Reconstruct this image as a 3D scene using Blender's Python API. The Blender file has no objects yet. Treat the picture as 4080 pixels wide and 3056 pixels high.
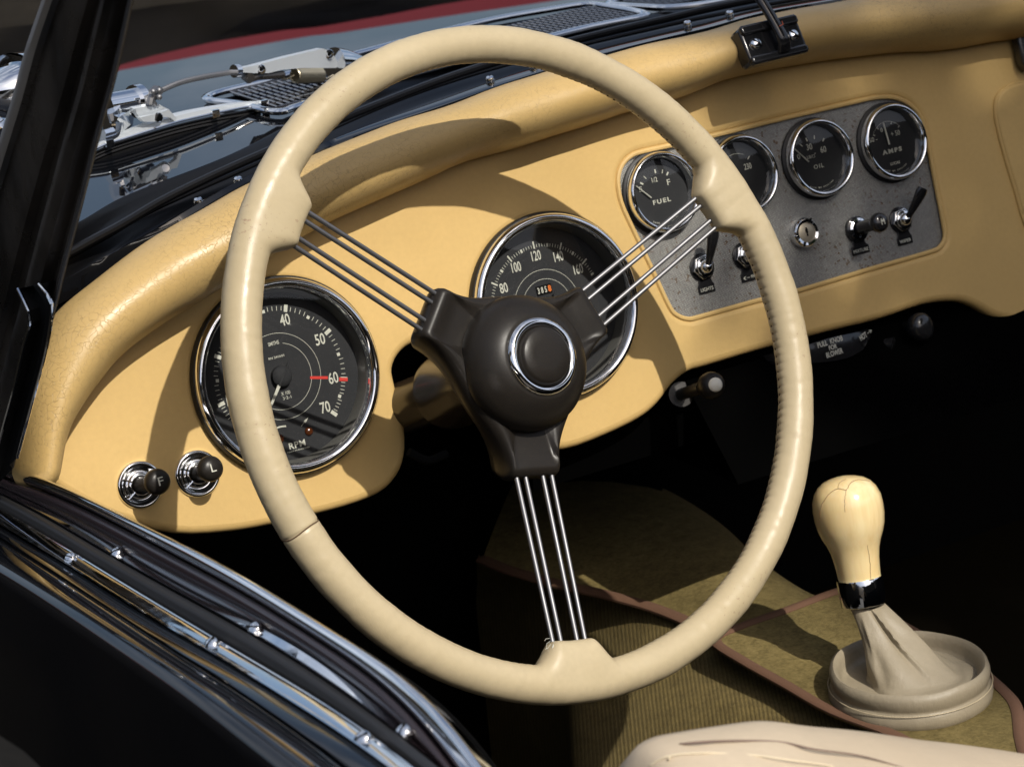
import bpy, bmesh, math, random
from math import sin, cos, pi, radians
from mathutils import Vector, Matrix, noise
random.seed(7)
sc = bpy.context.scene
COL = sc.collection

# ------------------------------------------------------------------ camera
# dash frame: origin at the centre of the rev counter, u right, v up the dash, w out towards the driver
AL = radians(17)
GZ = 0.82                                   # height of the rev counter above the road
M3 = Matrix(((1, 0, 0), (0, sin(AL), -cos(AL)), (0, cos(AL), sin(AL))))   # dash -> world
OFF = Vector((0, 0, GZ))
CR = Matrix(((0.86150768, -0.22475594, 0.45529032), (-0.23805542, -0.97082451, -0.0288), (0.44847979, -0.0835736, -0.88987714)))
CD = Vector((-0.55123232, 0.08777732, 1.42180391))
FP = 9000.0
S = 1.8445                                  # measuring scale of the traced outlines
CW = M3 @ CD                                # camera, world (without OFF)
rw = M3 @ Vector(CR[0]); dn = M3 @ Vector(CR[1]); fw = M3 @ Vector(CR[2])
cam = bpy.data.cameras.new('camera'); camo = bpy.data.objects.new('camera', cam); COL.objects.link(camo)
camo.matrix_world = Matrix(((rw.x, -dn.x, -fw.x, CW.x), (rw.y, -dn.y, -fw.y, CW.y), (rw.z, -dn.z, -fw.z, CW.z + GZ), (0, 0, 0, 1)))
cam.sensor_width = 36; cam.lens = 36 * FP / 4080; cam.clip_start = .05; cam.clip_end = 500
cam.dof.use_dof = True; cam.dof.focus_distance = 1.42; cam.dof.aperture_fstop = 20
sc.camera = camo
# ------------------------------------------------------------------ sky, sun, exposure
SUN = (M3 @ Vector((.0948, .517, .85))).normalized()
world = bpy.data.worlds.new('World'); sc.world = world; world.use_nodes = True
wn = world.node_tree; bg = wn.nodes['Background']
sky = wn.nodes.new('ShaderNodeTexSky'); sky.sky_type = 'NISHITA'; sky.sun_disc = False
sky.sun_elevation = math.asin(SUN.z); sky.sun_rotation = math.atan2(SUN.x, SUN.y)
sky.dust_density = 4.0
# broken fair weather clouds over the clear sky
wc = wn.nodes.new('ShaderNodeTexCoord'); wm = wn.nodes.new('ShaderNodeMapping'); wm.inputs['Scale'].default_value = (1, 1, 2.6); wm.inputs['Location'].default_value = (.35, .1, 0)
wz = wn.nodes.new('ShaderNodeTexNoise'); wz.inputs['Scale'].default_value = 2.3; wz.inputs['Detail'].default_value = 7; wz.inputs['Roughness'].default_value = .58
wr = wn.nodes.new('ShaderNodeValToRGB'); wr.color_ramp.elements[0].position = .44; wr.color_ramp.elements[0].color = (0, 0, 0, 1); wr.color_ramp.elements[1].position = .68; wr.color_ramp.elements[1].color = (.75, .75, .75, 1)
wx = wn.nodes.new('ShaderNodeMix'); wx.data_type = 'RGBA'; wx.inputs[7].default_value = (7.2, 7.5, 8.2, 1)
wn.links.new(wc.outputs['Generated'], wm.inputs[0]); wn.links.new(wm.outputs[0], wz.inputs['Vector']); wn.links.new(wz.outputs['Fac'], wr.inputs[0]); wn.links.new(wr.outputs[0], wx.inputs[0])
wn.links.new(sky.outputs[0], wx.inputs[6]); wn.links.new(wx.outputs[2], bg.inputs[0]); bg.inputs[1].default_value = 0.125
sd = bpy.data.lights.new('sun', 'SUN'); sd.energy = 4.3; sd.angle = radians(.5); sd.color = (1, .95, .86)
so = bpy.data.objects.new('sun', sd); COL.objects.link(so); so.rotation_euler = SUN.to_track_quat('Z', 'Y').to_euler()
sc.view_settings.view_transform = 'Standard'; sc.view_settings.look = 'None'
sc.view_settings.exposure = 0.0; sc.view_settings.gamma = 1; sc.view_settings.use_curve_mapping = False
sc.render.engine = 'CYCLES'
sc.cycles.max_bounces = 8

# ------------------------------------------------------------------ measuring helpers
def ray(p):
    d = Vector(((p[0]*S - 2040)/FP, (p[1]*S - 1528)/FP, 1))
    return M3 @ (CR.transposed() @ d)
def onX(p, X): r = ray(p); return CW + r*((X - CW.x)/r.x) + OFF
def onY(p, Y): r = ray(p); return CW + r*((Y - CW.y)/r.y) + OFF
def onZ(p, Z): r = ray(p); return CW + r*((Z - CW.z)/r.z) + OFF     # Z is measured from the rev counter
def onW(p, w=0.):
    n = M3 @ Vector((0, 0, 1)); r = ray(p); return CW + r*((w - CW.dot(n))/r.dot(n)) + OFF
def D3(u, v, w=0.): return M3 @ Vector((u, v, w)) + OFF
def toD(X): return M3.transposed() @ (X - OFF)
def uv(p, w=0.): q = toD(onW(p, w)); return (q.x, q.y)
def cr(ox, oy, k, pts): return [(ox/S + x/(k*S), oy/S + y/(k*S)) for x, y in pts]
def A_(*p): return cr(0, 0, 1.578, p)
def B_(*p): return cr(1300, 0, 1.578, p)
def C_(*p): return cr(2680, 0, 1.578, p)
def D_(*p): return cr(0, 1000, 1.578, p)
def E_(*p): return cr(1300, 1000, 1.578, p)
def F_(*p): return cr(2680, 1000, 1.578, p)
def G_(*p): return cr(0, 2000, 1.569, p)
def H_(*p): return cr(1300, 2000, 1.569, p)
def I_(*p): return cr(2680, 2000, 1.569, p)
def Q_(*p): return cr(2440, 350, 1.58, p)
DF = Matrix.Translation(OFF) @ M3.to_4x4()  # dash frame matrix
def dframe(u, v, w=0., rz=0.): return DF @ Matrix.Translation((u, v, w)) @ Matrix.Rotation(rz, 4, 'Z')
def frame(o, z, x=None):
    z = z.normalized(); x = Vector((1, 0, 0)) if x is None else x
    y = z.cross(x).normalized(); x = y.cross(z).normalized()
    return Matrix(((x.x, y.x, z.x, o.x), (x.y, y.y, z.y, o.y), (x.z, y.z, z.z, o.z), (0, 0, 0, 1)))
def cat(pts, n=6, closed=False):
    pts = [Vector(p) for p in pts]; N = len(pts); out = []
    for i in range(N if closed else N-1):
        if closed: a, b, c, d = (pts[(i+k-1) % N] for k in range(4))
        else:
            b, c = pts[i], pts[i+1]
            a = pts[i-1] if i else b*2 - c
            d = pts[i+2] if i+2 < N else c*2 - b
        for k in range(n):
            t = k/n
            out.append(.5*((2*b) + (c-a)*t + (2*a-5*b+4*c-d)*t*t + (3*b-a-3*c+d)*t**3))
    if not closed: out.append(pts[-1].copy())
    return out
def resample(pts, n):
    L = [0]
    for a, b in zip(pts, pts[1:]): L.append(L[-1] + (b-a).length)
    out = []; j = 0
    for i in range(n):
        s = L[-1]*i/(n-1)
        while j < len(L)-2 and L[j+1] < s: j += 1
        t = (s-L[j])/max(1e-9, L[j+1]-L[j]); out.append(pts[j].lerp(pts[j+1], min(1, max(0, t))))
    return out

# ------------------------------------------------------------------ geometry builder
class Geo:
    def __init__(s): s.v = []; s.f = []
    def add(s, V, Fc, F=None):
        o = len(s.v); s.v += [(F @ Vector(p)) if F is not None else Vector(p) for p in V]
        s.f += [tuple(i+o for i in f) for f in Fc]; return s
    def lathe(s, prof, F=None, n=48, cap=True, sx=1., sy=1.):
        V = []; Fc = []; m = len(prof)
        for r, z in prof:
            for k in range(n): a = 2*pi*k/n; V.append((r*cos(a)*sx, r*sin(a)*sy, z))
        for i in range(m-1):
            for k in range(n): Fc.append((i*n+k, i*n+(k+1) % n, (i+1)*n+(k+1) % n, (i+1)*n+k))
        if cap:
            if prof[0][0] > 1e-6: Fc.append(tuple(range(n))[::-1])
            if prof[-1][0] > 1e-6: Fc.append(tuple((m-1)*n+k for k in range(n)))
        return s.add(V, Fc, F)
    def tube(s, path, r, n=12, closed=False, cap=True, up=None):
        path = [Vector(p) for p in path]; N = len(path); V = []; Fc = []
        nrm = None
        for i, p in enumerate(path):
            a = path[i-1] if (i or closed) else p; b = path[(i+1) % N] if (i < N-1 or closed) else p
            t = (b-a).normalized()
            if up is not None: nrm = up - t*up.dot(t)
            elif nrm is None: nrm = t.orthogonal()
            else: nrm = nrm - t*nrm.dot(t)
            nrm.normalize(); bn = t.cross(nrm)
            ri = r(i/(N-1)) if callable(r) else r
            ra, rb = ri if isinstance(ri, tuple) else (ri, ri)
            for k in range(n): c = 2*pi*k/n; V.append(p + nrm*(ra*cos(c)) + bn*(rb*sin(c)))
        for i in range(N if closed else N-1):
            j = (i+1) % N
            for k in range(n): Fc.append((i*n+k, i*n+(k+1) % n, j*n+(k+1) % n, j*n+k))
        if cap and not closed: Fc.append(tuple(range(n))[::-1]); Fc.append(tuple((N-1)*n+k for k in range(n)))
        return s.add(V, Fc)
    def rod(s, a, b, r, n=12): return s.tube([a, b], r, n)
    def grid(s, rows, closed=False):
        m = len(rows[0]); V = [p for r in rows for p in r]; Fc = []
        for i in range(len(rows)-1):
            for k in range(m if closed else m-1): Fc.append((i*m+k, i*m+(k+1) % m, (i+1)*m+(k+1) % m, (i+1)*m+k))
        return s.add(V, Fc)
    def ball(s, c, r, F=None, sz=1., n=24):
        prof = [(r*sin(pi*k/12), -r*sz*cos(pi*k/12)) for k in range(13)]
        prof[0] = (1e-7, prof[0][1]); prof[-1] = (1e-7, prof[-1][1])
        T = Matrix.Translation(c) if F is None else F @ Matrix.Translation(c)
        return s.lathe(prof, T, n, cap=False)
    def box(s, c, d, F=None, b=0.):
        x, y, z = (q/2 for q in d)
        if b <= 0:
            V = [(c[0]+i*x, c[1]+j*y, c[2]+k*z) for i in (-1, 1) for j in (-1, 1) for k in (-1, 1)]
            return s.add(V, [(0, 1, 3, 2), (4, 6, 7, 5), (0, 4, 5, 1), (2, 3, 7, 6), (0, 2, 6, 4), (1, 5, 7, 3)], F)
        pts = [(-x+b, -y), (x-b, -y), (x, -y+b), (x, y-b), (x-b, y), (-x+b, y), (-x, y-b), (-x, -y+b)]
        return s.prism([(c[0]+p, c[1]+q) for p, q in pts], c[2]-z, c[2]+z, F, bev=b)
    def prism(s, pts, z0, z1, F=None, bev=0., holes=(), res=3):
        """flat outline (with optional holes) given a thickness and rounded edges"""
        cu = bpy.data.curves.new('t', 'CURVE'); cu.dimensions = '2D'; cu.fill_mode = 'BOTH'
        for P in [pts] + list(holes):
            sp = cu.splines.new('POLY'); sp.points.add(len(P)-1); sp.use_cyclic_u = True
            for q, p in zip(sp.points, P): q.co = (p[0], p[1], 0, 1)
        cu.extrude = max(0., (z1-z0)/2 - bev); cu.bevel_depth = bev; cu.bevel_resolution = res; cu.offset = -bev
        return s._curve(cu, (z0+z1)/2, F)
    def _curve(s, cu, z, F, X=None):
        ob = bpy.data.objects.new('t', cu); me = bpy.data.meshes.new_from_object(ob)
        V = [(v.co.x, v.co.y, v.co.z+z) for v in me.vertices]; Fc = [tuple(p.vertices) for p in me.polygons]
        bpy.data.objects.remove(ob); bpy.data.curves.remove(cu); bpy.data.meshes.remove(me)
        if X: V = [X(p) for p in V]
        return s.add(V, Fc, F)
    def text(s, t, x, y, h, w=None, F=None, z=0., rz=0., shear=0., bold=0., space=1.):
        cu = bpy.data.curves.new('t', 'FONT'); cu.body = t; cu.size = 1; cu.space_character = space; cu.resolution_u = 3
        cu.offset = bold; cu.extrude = .02
        ob = bpy.data.objects.new('t', cu); me = bpy.data.meshes.new_from_object(ob)
        V = [v.co.copy() for v in me.vertices]; Fc = [tuple(p.vertices) for p in me.polygons]
        bpy.data.objects.remove(ob); bpy.data.curves.remove(cu); bpy.data.meshes.remove(me)
        x0 = min(v.x for v in V); x1 = max(v.x for v in V); y0 = min(v.y for v in V); y1 = max(v.y for v in V)
        ky = h/(y1-y0); kx = w/(x1-x0) if w else ky
        c, sn = cos(rz), sin(rz); out = []
        for v in V:
            a = (v.x-(x0+x1)/2)*kx; b = (v.y-(y0+y1)/2)*ky; a += shear*b
            out.append((x+a*c-b*sn, y+a*sn+b*c, z + v.z*.005))
        return s.add(out, Fc, F)
MW = {}
def build(name, g, mat, parent=None, angle=35, disp=None):
    inv = MW[parent.name].inverted() if parent is not None else Matrix.Identity(4)
    me = bpy.data.meshes.new(name)
    me.from_pydata([inv @ v for v in g.v], [], g.f); me.materials.append(mat)
    me.validate(); bm = bmesh.new(); bm.from_mesh(me); bmesh.ops.recalc_face_normals(bm, faces=bm.faces)
    seen = set()                                  # open sheets: outward side is the one seen from the cockpit opening
    eye = inv @ (CW + OFF)
    for f0 in bm.faces:
        if f0.index in seen: continue
        isl = []; st = [f0]; seen.add(f0.index); opn = False
        while st:
            f = st.pop(); isl.append(f)
            for e in f.edges:
                if len(e.link_faces) < 2: opn = True
                for q in e.link_faces:
                    if q.index not in seen: seen.add(q.index); st.append(q)
        if opn and sum(f.calc_area()*f.normal.dot((eye-f.calc_center_median()).normalized()) for f in isl) < 0:
            for f in isl: f.normal_flip()
    bm.to_mesh(me); bm.free(); me.polygons.foreach_set('use_smooth', [True]*len(me.polygons))
    me.set_sharp_from_angle(angle=radians(angle)); me.update()
    o = bpy.data.objects.new(name, me); COL.objects.link(o)
    if parent is not None: o.parent = parent
    MW[o.name] = Matrix.Identity(4) if parent is None else MW[parent.name]
    return o
def thing(name, label, cat_, F, group=None):
    o = bpy.data.objects.new(name, None); COL.objects.link(o); o.empty_display_size = .02
    o.matrix_world = F; MW[o.name] = F.copy(); o['label'] = label; o['category'] = cat_
    if group: o['group'] = group
    return o
def tag(o, label, cat_, group=None):
    o['label'] = label; o['category'] = cat_
    if group: o['group'] = group
    return o

# ------------------------------------------------------------------ materials
def mat(name, col, rough=.5, metal=0., **k):
    m = bpy.data.materials.new(name); m.use_nodes = True; b = m.node_tree.nodes['Principled BSDF']
    b.inputs['Base Color'].default_value = (*col, 1); b.inputs['Roughness'].default_value = rough
    b.inputs['Metallic'].default_value = metal
    if 'coat' in k: b.inputs['Coat Weight'].default_value = k['coat']; b.inputs['Coat Roughness'].default_value = k.get('coatr', .03)
    if 'spec' in k: b.inputs['Specular IOR Level'].default_value = k['spec']
    if 'ior' in k: b.inputs['Coat IOR'].default_value = k['ior']
    if 'sss' in k:
        b.inputs['Subsurface Weight'].default_value = k['sss']; b.inputs['Subsurface Radius'].default_value = (1, .6, .3); b.inputs['Subsurface Scale'].default_value = .006
    if 'sheen' in k: b.inputs['Sheen Weight'].default_value = k['sheen']; b.inputs['Sheen Roughness'].default_value = .4; b.inputs['Sheen Tint'].default_value = (*k.get('sheenc', col), 1)
    return m
class NT:
    def __init__(s, m):
        s.t = m.node_tree; s.b = s.t.nodes['Principled BSDF']; s.h = None
        s.co = s.t.nodes.new('ShaderNodeTexCoord').outputs['Object']
    def n(s, ty, **k):
        q = s.t.nodes.new(ty)
        for a, b in k.items():
            if a.startswith('i_'):
                q.inputs[a[2:].replace('_', ' ')].default_value = b
            else: setattr(q, a, b)
        return q
    def l(s, a, b): s.t.links.new(a, b)
    def noise(s, scale, detail=3, rough=.5, co=None):
        q = s.n('ShaderNodeTexNoise', i_Scale=scale, i_Detail=detail, i_Roughness=rough); s.l(co or s.co, q.inputs['Vector']); return q.outputs['Fac']
    def vor(s, scale, feat='F1', co=None, rnd=1.):
        q = s.n('ShaderNodeTexVoronoi', feature=feat, i_Scale=scale, i_Randomness=rnd); s.l(co or s.co, q.inputs['Vector']); return q.outputs['Distance']
    def ramp(s, f, stops):
        q = s.n('ShaderNodeValToRGB'); e = q.color_ramp.elements
        while len(e) < len(stops): e.new(.5)
        for x, (p, c) in zip(e, stops): x.position = p; x.color = (*c, 1) if len(c) == 3 else c
        s.l(f, q.inputs[0]); return q.outputs[0]
    def math(s, op, a, b=None):
        q = s.n('ShaderNodeMath', operation=op)
        for i, x in enumerate((a, b)):
            if x is None: continue
            if isinstance(x, (int, float)): q.inputs[i].default_value = x
            else: s.l(x, q.inputs[i])
        return q.outputs[0]
    def mix(s, f, a, b, mode='MIX'):
        q = s.n('ShaderNodeMix', data_type='RGBA', blend_type=mode)
        if isinstance(f, (int, float)): q.inputs[0].default_value = f
        else: s.l(f, q.inputs[0])
        for i, x in ((6, a), (7, b)):
            if isinstance(x, tuple): q.inputs[i].default_value = (*x, 1)
            else: s.l(x, q.inputs[i])
        return q.outputs[2]
    def mapping(s, sc_=(1, 1, 1), rot=(0, 0, 0), co=None):
        q = s.n('ShaderNodeMapping'); q.inputs['Scale'].default_value = sc_; q.inputs['Rotation'].default_value = rot; s.l(co or s.co, q.inputs['Vector']); return q.outputs[0]
    def color(s, o): s.l(o, s.b.inputs['Base Color'])
    def rough(s, o): s.l(o, s.b.inputs['Roughness'])
    def bump(s, h, dist=.0003, strength=1.):
        q = s.n('ShaderNodeBump', i_Distance=dist, i_Strength=strength); s.l(h, q.inputs['Height'])
        if s.h is not None: s.l(s.h, q.inputs['Normal'])
        s.h = q.outputs[0]; s.l(s.h, s.b.inputs['Normal']); return s

def leather(name, c1, c2, rough=.5, grain=1500, crack=None, wear=None, gd=.00012):
    m = mat(name, c1, rough, spec=.4); t = NT(m)
    c = t.mix(t.ramp(t.noise(14, 4), [(.35, (0, 0, 0)), (.7, (1, 1, 1))]), c1, c2)
    c = t.mix(t.ramp(t.noise(260, 2), [(.3, (0, 0, 0)), (.8, (.35, .35, .35))]), c, tuple(x*.8 for x in c1))
    c = t.mix(t.ramp(t.noise(5, 4, .6), [(.35, (0, 0, 0)), (.72, (.55, .55, .55))]), c, tuple(x*.80 for x in c1))
    g = t.vor(grain, 'DISTANCE_TO_EDGE'); t.bump(g, gd, .55)
    t.bump(t.noise(60, 4, .6), .0007, .4); t.bump(t.noise(19, 4, .6), .0018, .25)
    if crack:
        w = t.n('ShaderNodeVectorMath', operation='ADD'); nn = t.n('ShaderNodeTexNoise', i_Scale=90); t.l(t.co, nn.inputs['Vector'])
        sc2 = t.n('ShaderNodeVectorMath', operation='SCALE'); sc2.inputs['Scale'].default_value = .016; t.l(nn.outputs['Color'], sc2.inputs[0])
        t.l(t.co, w.inputs[0]); t.l(sc2.outputs[0], w.inputs[1])
        e = t.vor(crack, 'DISTANCE_TO_EDGE', co=w.outputs[0]); line = t.ramp(e, [(0, (1, 1, 1)), (.042, (0, 0, 0))])
        msk = t.ramp(t.noise(11, 2), [(.36, (.1, .1, .1)), (.66, (.75, .75, .75))])
        f = t.mix(1., line, msk, 'MULTIPLY'); c = t.mix(f, c, tuple(x*.5 for x in c1)); t.bump(t.math('MULTIPLY', f, -1.), .00025, .7)
    if wear:
        w2 = t.ramp(t.noise(330, 4, .7, co=t.mapping((1, 1, .5))), [(.60, (0, 0, 0)), (.66, (.8, .8, .8))])
        w3 = t.ramp(t.noise(13, 3), [(.56, (0, 0, 0)), (.66, (1, 1, 1))])
        c = t.mix(t.mix(1., w2, w3, 'MULTIPLY'), c, wear)
    t.color(c); t.rough(t.ramp(t.noise(35, 3), [(.2, (rough-.1,)*3), (.8, (rough+.12,)*3)]))
    return m
TAN = leather('tan_leather', (.60, .405, .152), (.56, .375, .138), .55, 1300)
ROLL = leather('cracked_tan_leather', (.515, .355, .145), (.475, .32, .122), .40, 900, crack=205, gd=.0001)
RIM = leather('beige_rim_leather', (.485, .40, .255), (.445, .362, .222), .36, 1100, wear=(.26, .17, .11))
TAUPE = leather('taupe_leather', (.29, .245, .17), (.245, .205, .14), .5, 1100, gd=.0002)
t = NT(TAUPE); t.h = [n for n in TAUPE.node_tree.nodes if n.bl_idname == 'ShaderNodeBump'][-1].outputs[0]; t.bump(t.noise(70, 5, .65, co=t.mapping((1, 1, .45))), .0022, .45)
SEAT = leather('beige_seat_leather', (.53, .435, .315), (.47, .375, .265), .65, 900)
CHROME = mat('chrome', (.86, .87, .88), .05, 1.)
t = NT(CHROME); t.rough(t.ramp(t.noise(120, 4), [(.45, (.035,)*3), (.75, (.14,)*3)]))
STEEL = mat('bright_steel', (.24, .24, .25), .2, 1.)
t = NT(STEEL); t.rough(t.ramp(t.noise(40, 3), [(.3, (.48,)*3), (.75, (.56,)*3)]))
ALU = mat('satin_aluminium', (.62, .66, .70), .42, .55); t = NT(ALU); t.bump(t.noise(300, 2), .0001, .3)
PAINT = mat('black_car_paint', (.004, .0045, .006), .4, coat=1., coatr=.012, spec=.0, ior=1.5)
t = NT(PAINT); t.bump(t.noise(14, 2), .0006, .08); t.bump(t.noise(170, 3, co=t.mapping((1, .3, 1))), .00008, .5)
SATIN = mat('satin_black_metal', (.024, .021, .018), .36, spec=.7); t = NT(SATIN)
t.rough(t.ramp(t.noise(40, 4, co=t.mapping((1, 1, .2))), [(.3, (.20,)*3), (.7, (.42,)*3)])); t.bump(t.noise(25, 3), .0008, .3)
RUBBER = mat('black_rubber', (.012, .012, .013), .5, spec=.35); t = NT(RUBBER); t.bump(t.noise(600, 3), .0001, .5)
STREAKED = mat('streaked_black_trim', (.03, .026, .022), .35, spec=.6); t = NT(STREAKED)
t.color(t.mix(t.ramp(t.noise(16, 4, .6, co=t.mapping((2.2, 1, .5), (radians(-45), 0, 0))), [(.36, (0, 0, 0)), (.68, (1, 1, 1))]), (.008, .007, .006), (.060, .050, .040)))  # paler brown streaks paint in the highlights along the pillar
t.rough(t.ramp(t.noise(60, 4), [(.3, (.22,)*3), (.7, (.45,)*3)])); t.bump(t.noise(30, 3), .0006, .3)
SEALM = mat('seal_black', (.003, .003, .0035), .3, spec=.3)
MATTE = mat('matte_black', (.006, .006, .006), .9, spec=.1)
PLASTIC = mat('gloss_black_plastic', (.012, .012, .013), .16, spec=.55)
def bakelite():
    m = mat('brown_black_bakelite', (.022, .018, .014), .40, spec=.24); t = NT(m)
    sp = t.ramp(t.noise(2600, 2, .5), [(.62, (0, 0, 0)), (.72, (1, 1, 1))])
    t.color(t.mix(sp, t.mix(t.noise(25, 3), (.016, .013, .0105), (.0105, .0098, .0092)), (.055, .04, .022)))
    t.rough(t.ramp(t.noise(70, 4, .6), [(.3, (.30,)*3), (.75, (.44,)*3)])); t.bump(t.noise(900, 3), .00006, .5); return m
BAKE = bakelite()
DIAL = mat('dial_black', (.017, .018, .020), .7, spec=.12); t = NT(DIAL)
t.color(t.mix(t.ramp(t.noise(1500, 3, .7), [(.63, (0, 0, 0)), (.70, (1, 1, 1))]), t.mix(t.noise(60, 3), (.021, .022, .025), (.034, .034, .036)), (.09, .085, .075)))
INK = mat('cream_dial_paint', (.6, .6, .52), .5); t = NT(INK); t.color(t.mix(t.noise(500, 3), (.62, .61, .53), (.42, .42, .36)))
RED = mat('red_dial_paint', (.55, .03, .02), .5)
AMBER = mat('amber_lens', (.07, .018, .004), .12, spec=.7)
GREYRING = mat('grey_inner_ring', (.11, .108, .10), .5)
def glass(name, tint=(.97, .98, .98), ior=1.45, r=.02):
    m = bpy.data.materials.new(name); m.use_nodes = True; n = m.node_tree; n.nodes.clear()
    o = n.nodes.new('ShaderNodeOutputMaterial'); mx = n.nodes.new('ShaderNodeMixShader'); tr = n.nodes.new('ShaderNodeBsdfTransparent')
    gl = n.nodes.new('ShaderNodeBsdfGlossy'); fr = n.nodes.new('ShaderNodeFresnel'); fr.inputs[0].default_value = ior
    tr.inputs[0].default_value = (*tint, 1); gl.inputs['Roughness'].default_value = r
    n.links.new(fr.outputs[0], mx.inputs[0]); n.links.new(tr.outputs[0], mx.inputs[1]); n.links.new(gl.outputs[0], mx.inputs[2]); n.links.new(mx.outputs[0], o.inputs[0])
    return m
GLASS = glass('clear_gauge_glass')
def panelmat():
    m = mat('dimpled_grey_panel', (.36, .36, .33), .42, .35); t = NT(m)
    q = t.mapping((1, 1, 1), (0, 0, radians(35)))
    d = t.vor(800, 'F1', co=q, rnd=.12); dot = t.ramp(d, [(.28, (1, 1, 1)), (.5, (0, 0, 0))])
    base = t.mix(dot, (.12, .12, .115), (.44, .43, .40))
    sp = t.ramp(t.noise(330, 2, .6), [(.615, (0, 0, 0)), (.65, (1, 1, 1))]); pt = t.ramp(t.noise(22, 2), [(.36, (0, 0, 0)), (.6, (1, 1, 1))])
    base = t.mix(t.mix(1., sp, pt, 'MULTIPLY'), base, (.10, .055, .025)); t.color(base)
    t.bump(dot, .00008, .6); t.rough(t.ramp(t.noise(60, 3), [(.3, (.36,)*3), (.7, (.52,)*3)])); return m
PANEL = panelmat()
def carpet(name, c1, c2, rib=0, sc_=900, ax='X', ang_=0.):
    m = mat(name, c1, .95, spec=.1, sheen=.35, sheenc=(.75, .62, .33)); t = NT(m)
    f = t.mix(.45, t.noise(sc_, 4, .75), t.noise(90, 4, .7)); c = t.mix(t.ramp(f, [(.35, (0, 0, 0)), (.68, (1, 1, 1))]), c1, c2)
    c = t.mix(t.ramp(t.noise(7, 3), [(.35, (0, 0, 0)), (.7, (.7, .7, .7))]), c, tuple(x*.55 for x in c1))
    t.bump(f, .0015, .9)
    if rib:
        w = t.n('ShaderNodeTexWave', bands_direction='X', i_Scale=rib, i_Distortion=2.4, i_Detail=3.); w.inputs['Detail Scale'].default_value = 40
        t.l(t.mapping((1, 1, 1), (0, 0, ang_)), w.inputs['Vector']); c = t.mix(t.math('MULTIPLY', w.outputs['Fac'], .55), c, tuple(x*.3 for x in c1)); t.bump(t.math('MULTIPLY', w.outputs['Fac'], -1.), .0012, .9)
    t.color(c); return m
PILE = carpet('olive_pile_carpet', (.080, .060, .020), (.27, .205, .080), 0, 300)
RIB = carpet('ribbed_olive_carpet', (.080, .055, .016), (.31, .225, .075), 105, 500, 'X', -math.atan2(rw.y, rw.x))
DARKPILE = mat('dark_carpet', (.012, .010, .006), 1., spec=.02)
BIND = mat('brown_binding_tape', (.115, .056, .030), .85); t = NT(BIND)
w = t.n('ShaderNodeTexWave', bands_direction='DIAGONAL', i_Scale=420.); t.l(t.co, w.inputs['Vector']); t.bump(w.outputs['Fac'], .0003, .6)
def ivory():
    m = mat('aged_ivory', (.74, .58, .30), .16, spec=.6, sss=.35, coat=.5, coatr=.06); t = NT(m)
    z = t.n('ShaderNodeSeparateXYZ'); t.l(t.co, z.inputs[0])
    c = t.mix(t.ramp(t.noise(14, 3, co=t.mapping((1, 1, 1))), [(.3, (0, 0, 0)), (.7, (1, 1, 1))]), (.80, .67, .40), (.68, .49, .21))
    st = t.noise(160, 3, .6, co=t.mapping((1, 1, .08))); c = t.mix(t.ramp(st, [(.4, (0, 0, 0)), (.8, (.5, .5, .5))]), c, (.60, .40, .16))
    t.color(c); return m
IVORY = ivory()
CRACK = mat('dark_crack', (.10, .06, .03), .8)
KCRACK = mat('brown_hairline_crack', (.26, .16, .07), .7)
WHITEB = mat('white_button', (.80, .77, .66), .3)
ASPH = mat('asphalt', (.04, .04, .04), .9); t = NT(ASPH); t.color(t.mix(t.noise(40, 4), (.028, .028, .029), (.055, .053, .05)))
LEAF = mat('leaf_green', (.045, .085, .025), .6); t = NT(LEAF); t.color(t.mix(t.noise(3, 3), (.03, .06, .018), (.075, .12, .035)))
HEDGEM = mat('shaded_foliage', (.02, .022, .013), .9, spec=.1); t = NT(HEDGEM); t.color(t.mix(t.noise(3, 5, .7), (.013, .012, .010), (.040, .034, .026)))  # colour darkened for the self-shade that the smooth hedge walls lack
BARK = mat('bark', (.09, .065, .045), .9)
REDC = mat('reflected_red', (.26, .03, .045), .8)

# ================================================================== SETTING
g = Geo(); g.add([(-60, -60, 0), (60, -60, 0), (60, 60, 0), (-60, 60, 0)], [(0, 1, 2, 3)])
o = build('ground', g, ASPH); o['kind'] = 'structure'

# ================================================================== DASHBOARD
dash = thing('dashboard', 'tan leather dashboard with padded top roll across the cockpit', 'dashboard', DF)
top = [(-.165, .0), (-.14, .055), (-.10, .085), (-.05, .105), (.0, .118), (.1, .125), (.3, .135), (.55, .14), (.86, .13)]
bot = [uv(p) for p in [(2330, 735), (2212, 699), (2150, 684), (2110, 662), (2070, 650), (2000, 657), (1900, 690), (1800, 714), (1660, 751), (1530, 790), (1490, 802), (1455, 830),
       (1425, 870), (1385, 903), (1310, 940), (1225, 970), (1150, 968), (1105, 930), (1085, 880), (1080, 820), (1050, 770), (1000, 738), (940, 733), (892, 742), (864, 765), (851, 795),
       (855, 825), (868, 880), (878, 930), (877, 985), (860, 1028), (822, 1065), (745, 1095), (640, 1121), (560, 1139), (480, 1150), (380, 1152), (250, 1120), (150, 1070), (100, 1035)]]
left = [(-.176, -.03), (-.176, -.01)]
outline = [tuple(p) for p in cat([(*p, 0) for p in bot], 3)]; outline = [(p[0], p[1]) for p in outline] + left + top
pan = [uv(p) for p in Q_((40, 590), (58, 500), (115, 432), (200, 398), (450, 345), (700, 285), (1100, 188), (1500, 95), (1680, 58), (1800, 65), (1900, 120), (1960, 210), (1990, 330), (2040, 590),
        (2090, 850), (2100, 940), (2070, 1000), (2000, 1035), (1600, 1150), (1200, 1270), (900, 1345), (560, 1440), (480, 1455), (410, 1430), (360, 1370), (250, 1130), (130, 880), (60, 720))]
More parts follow.
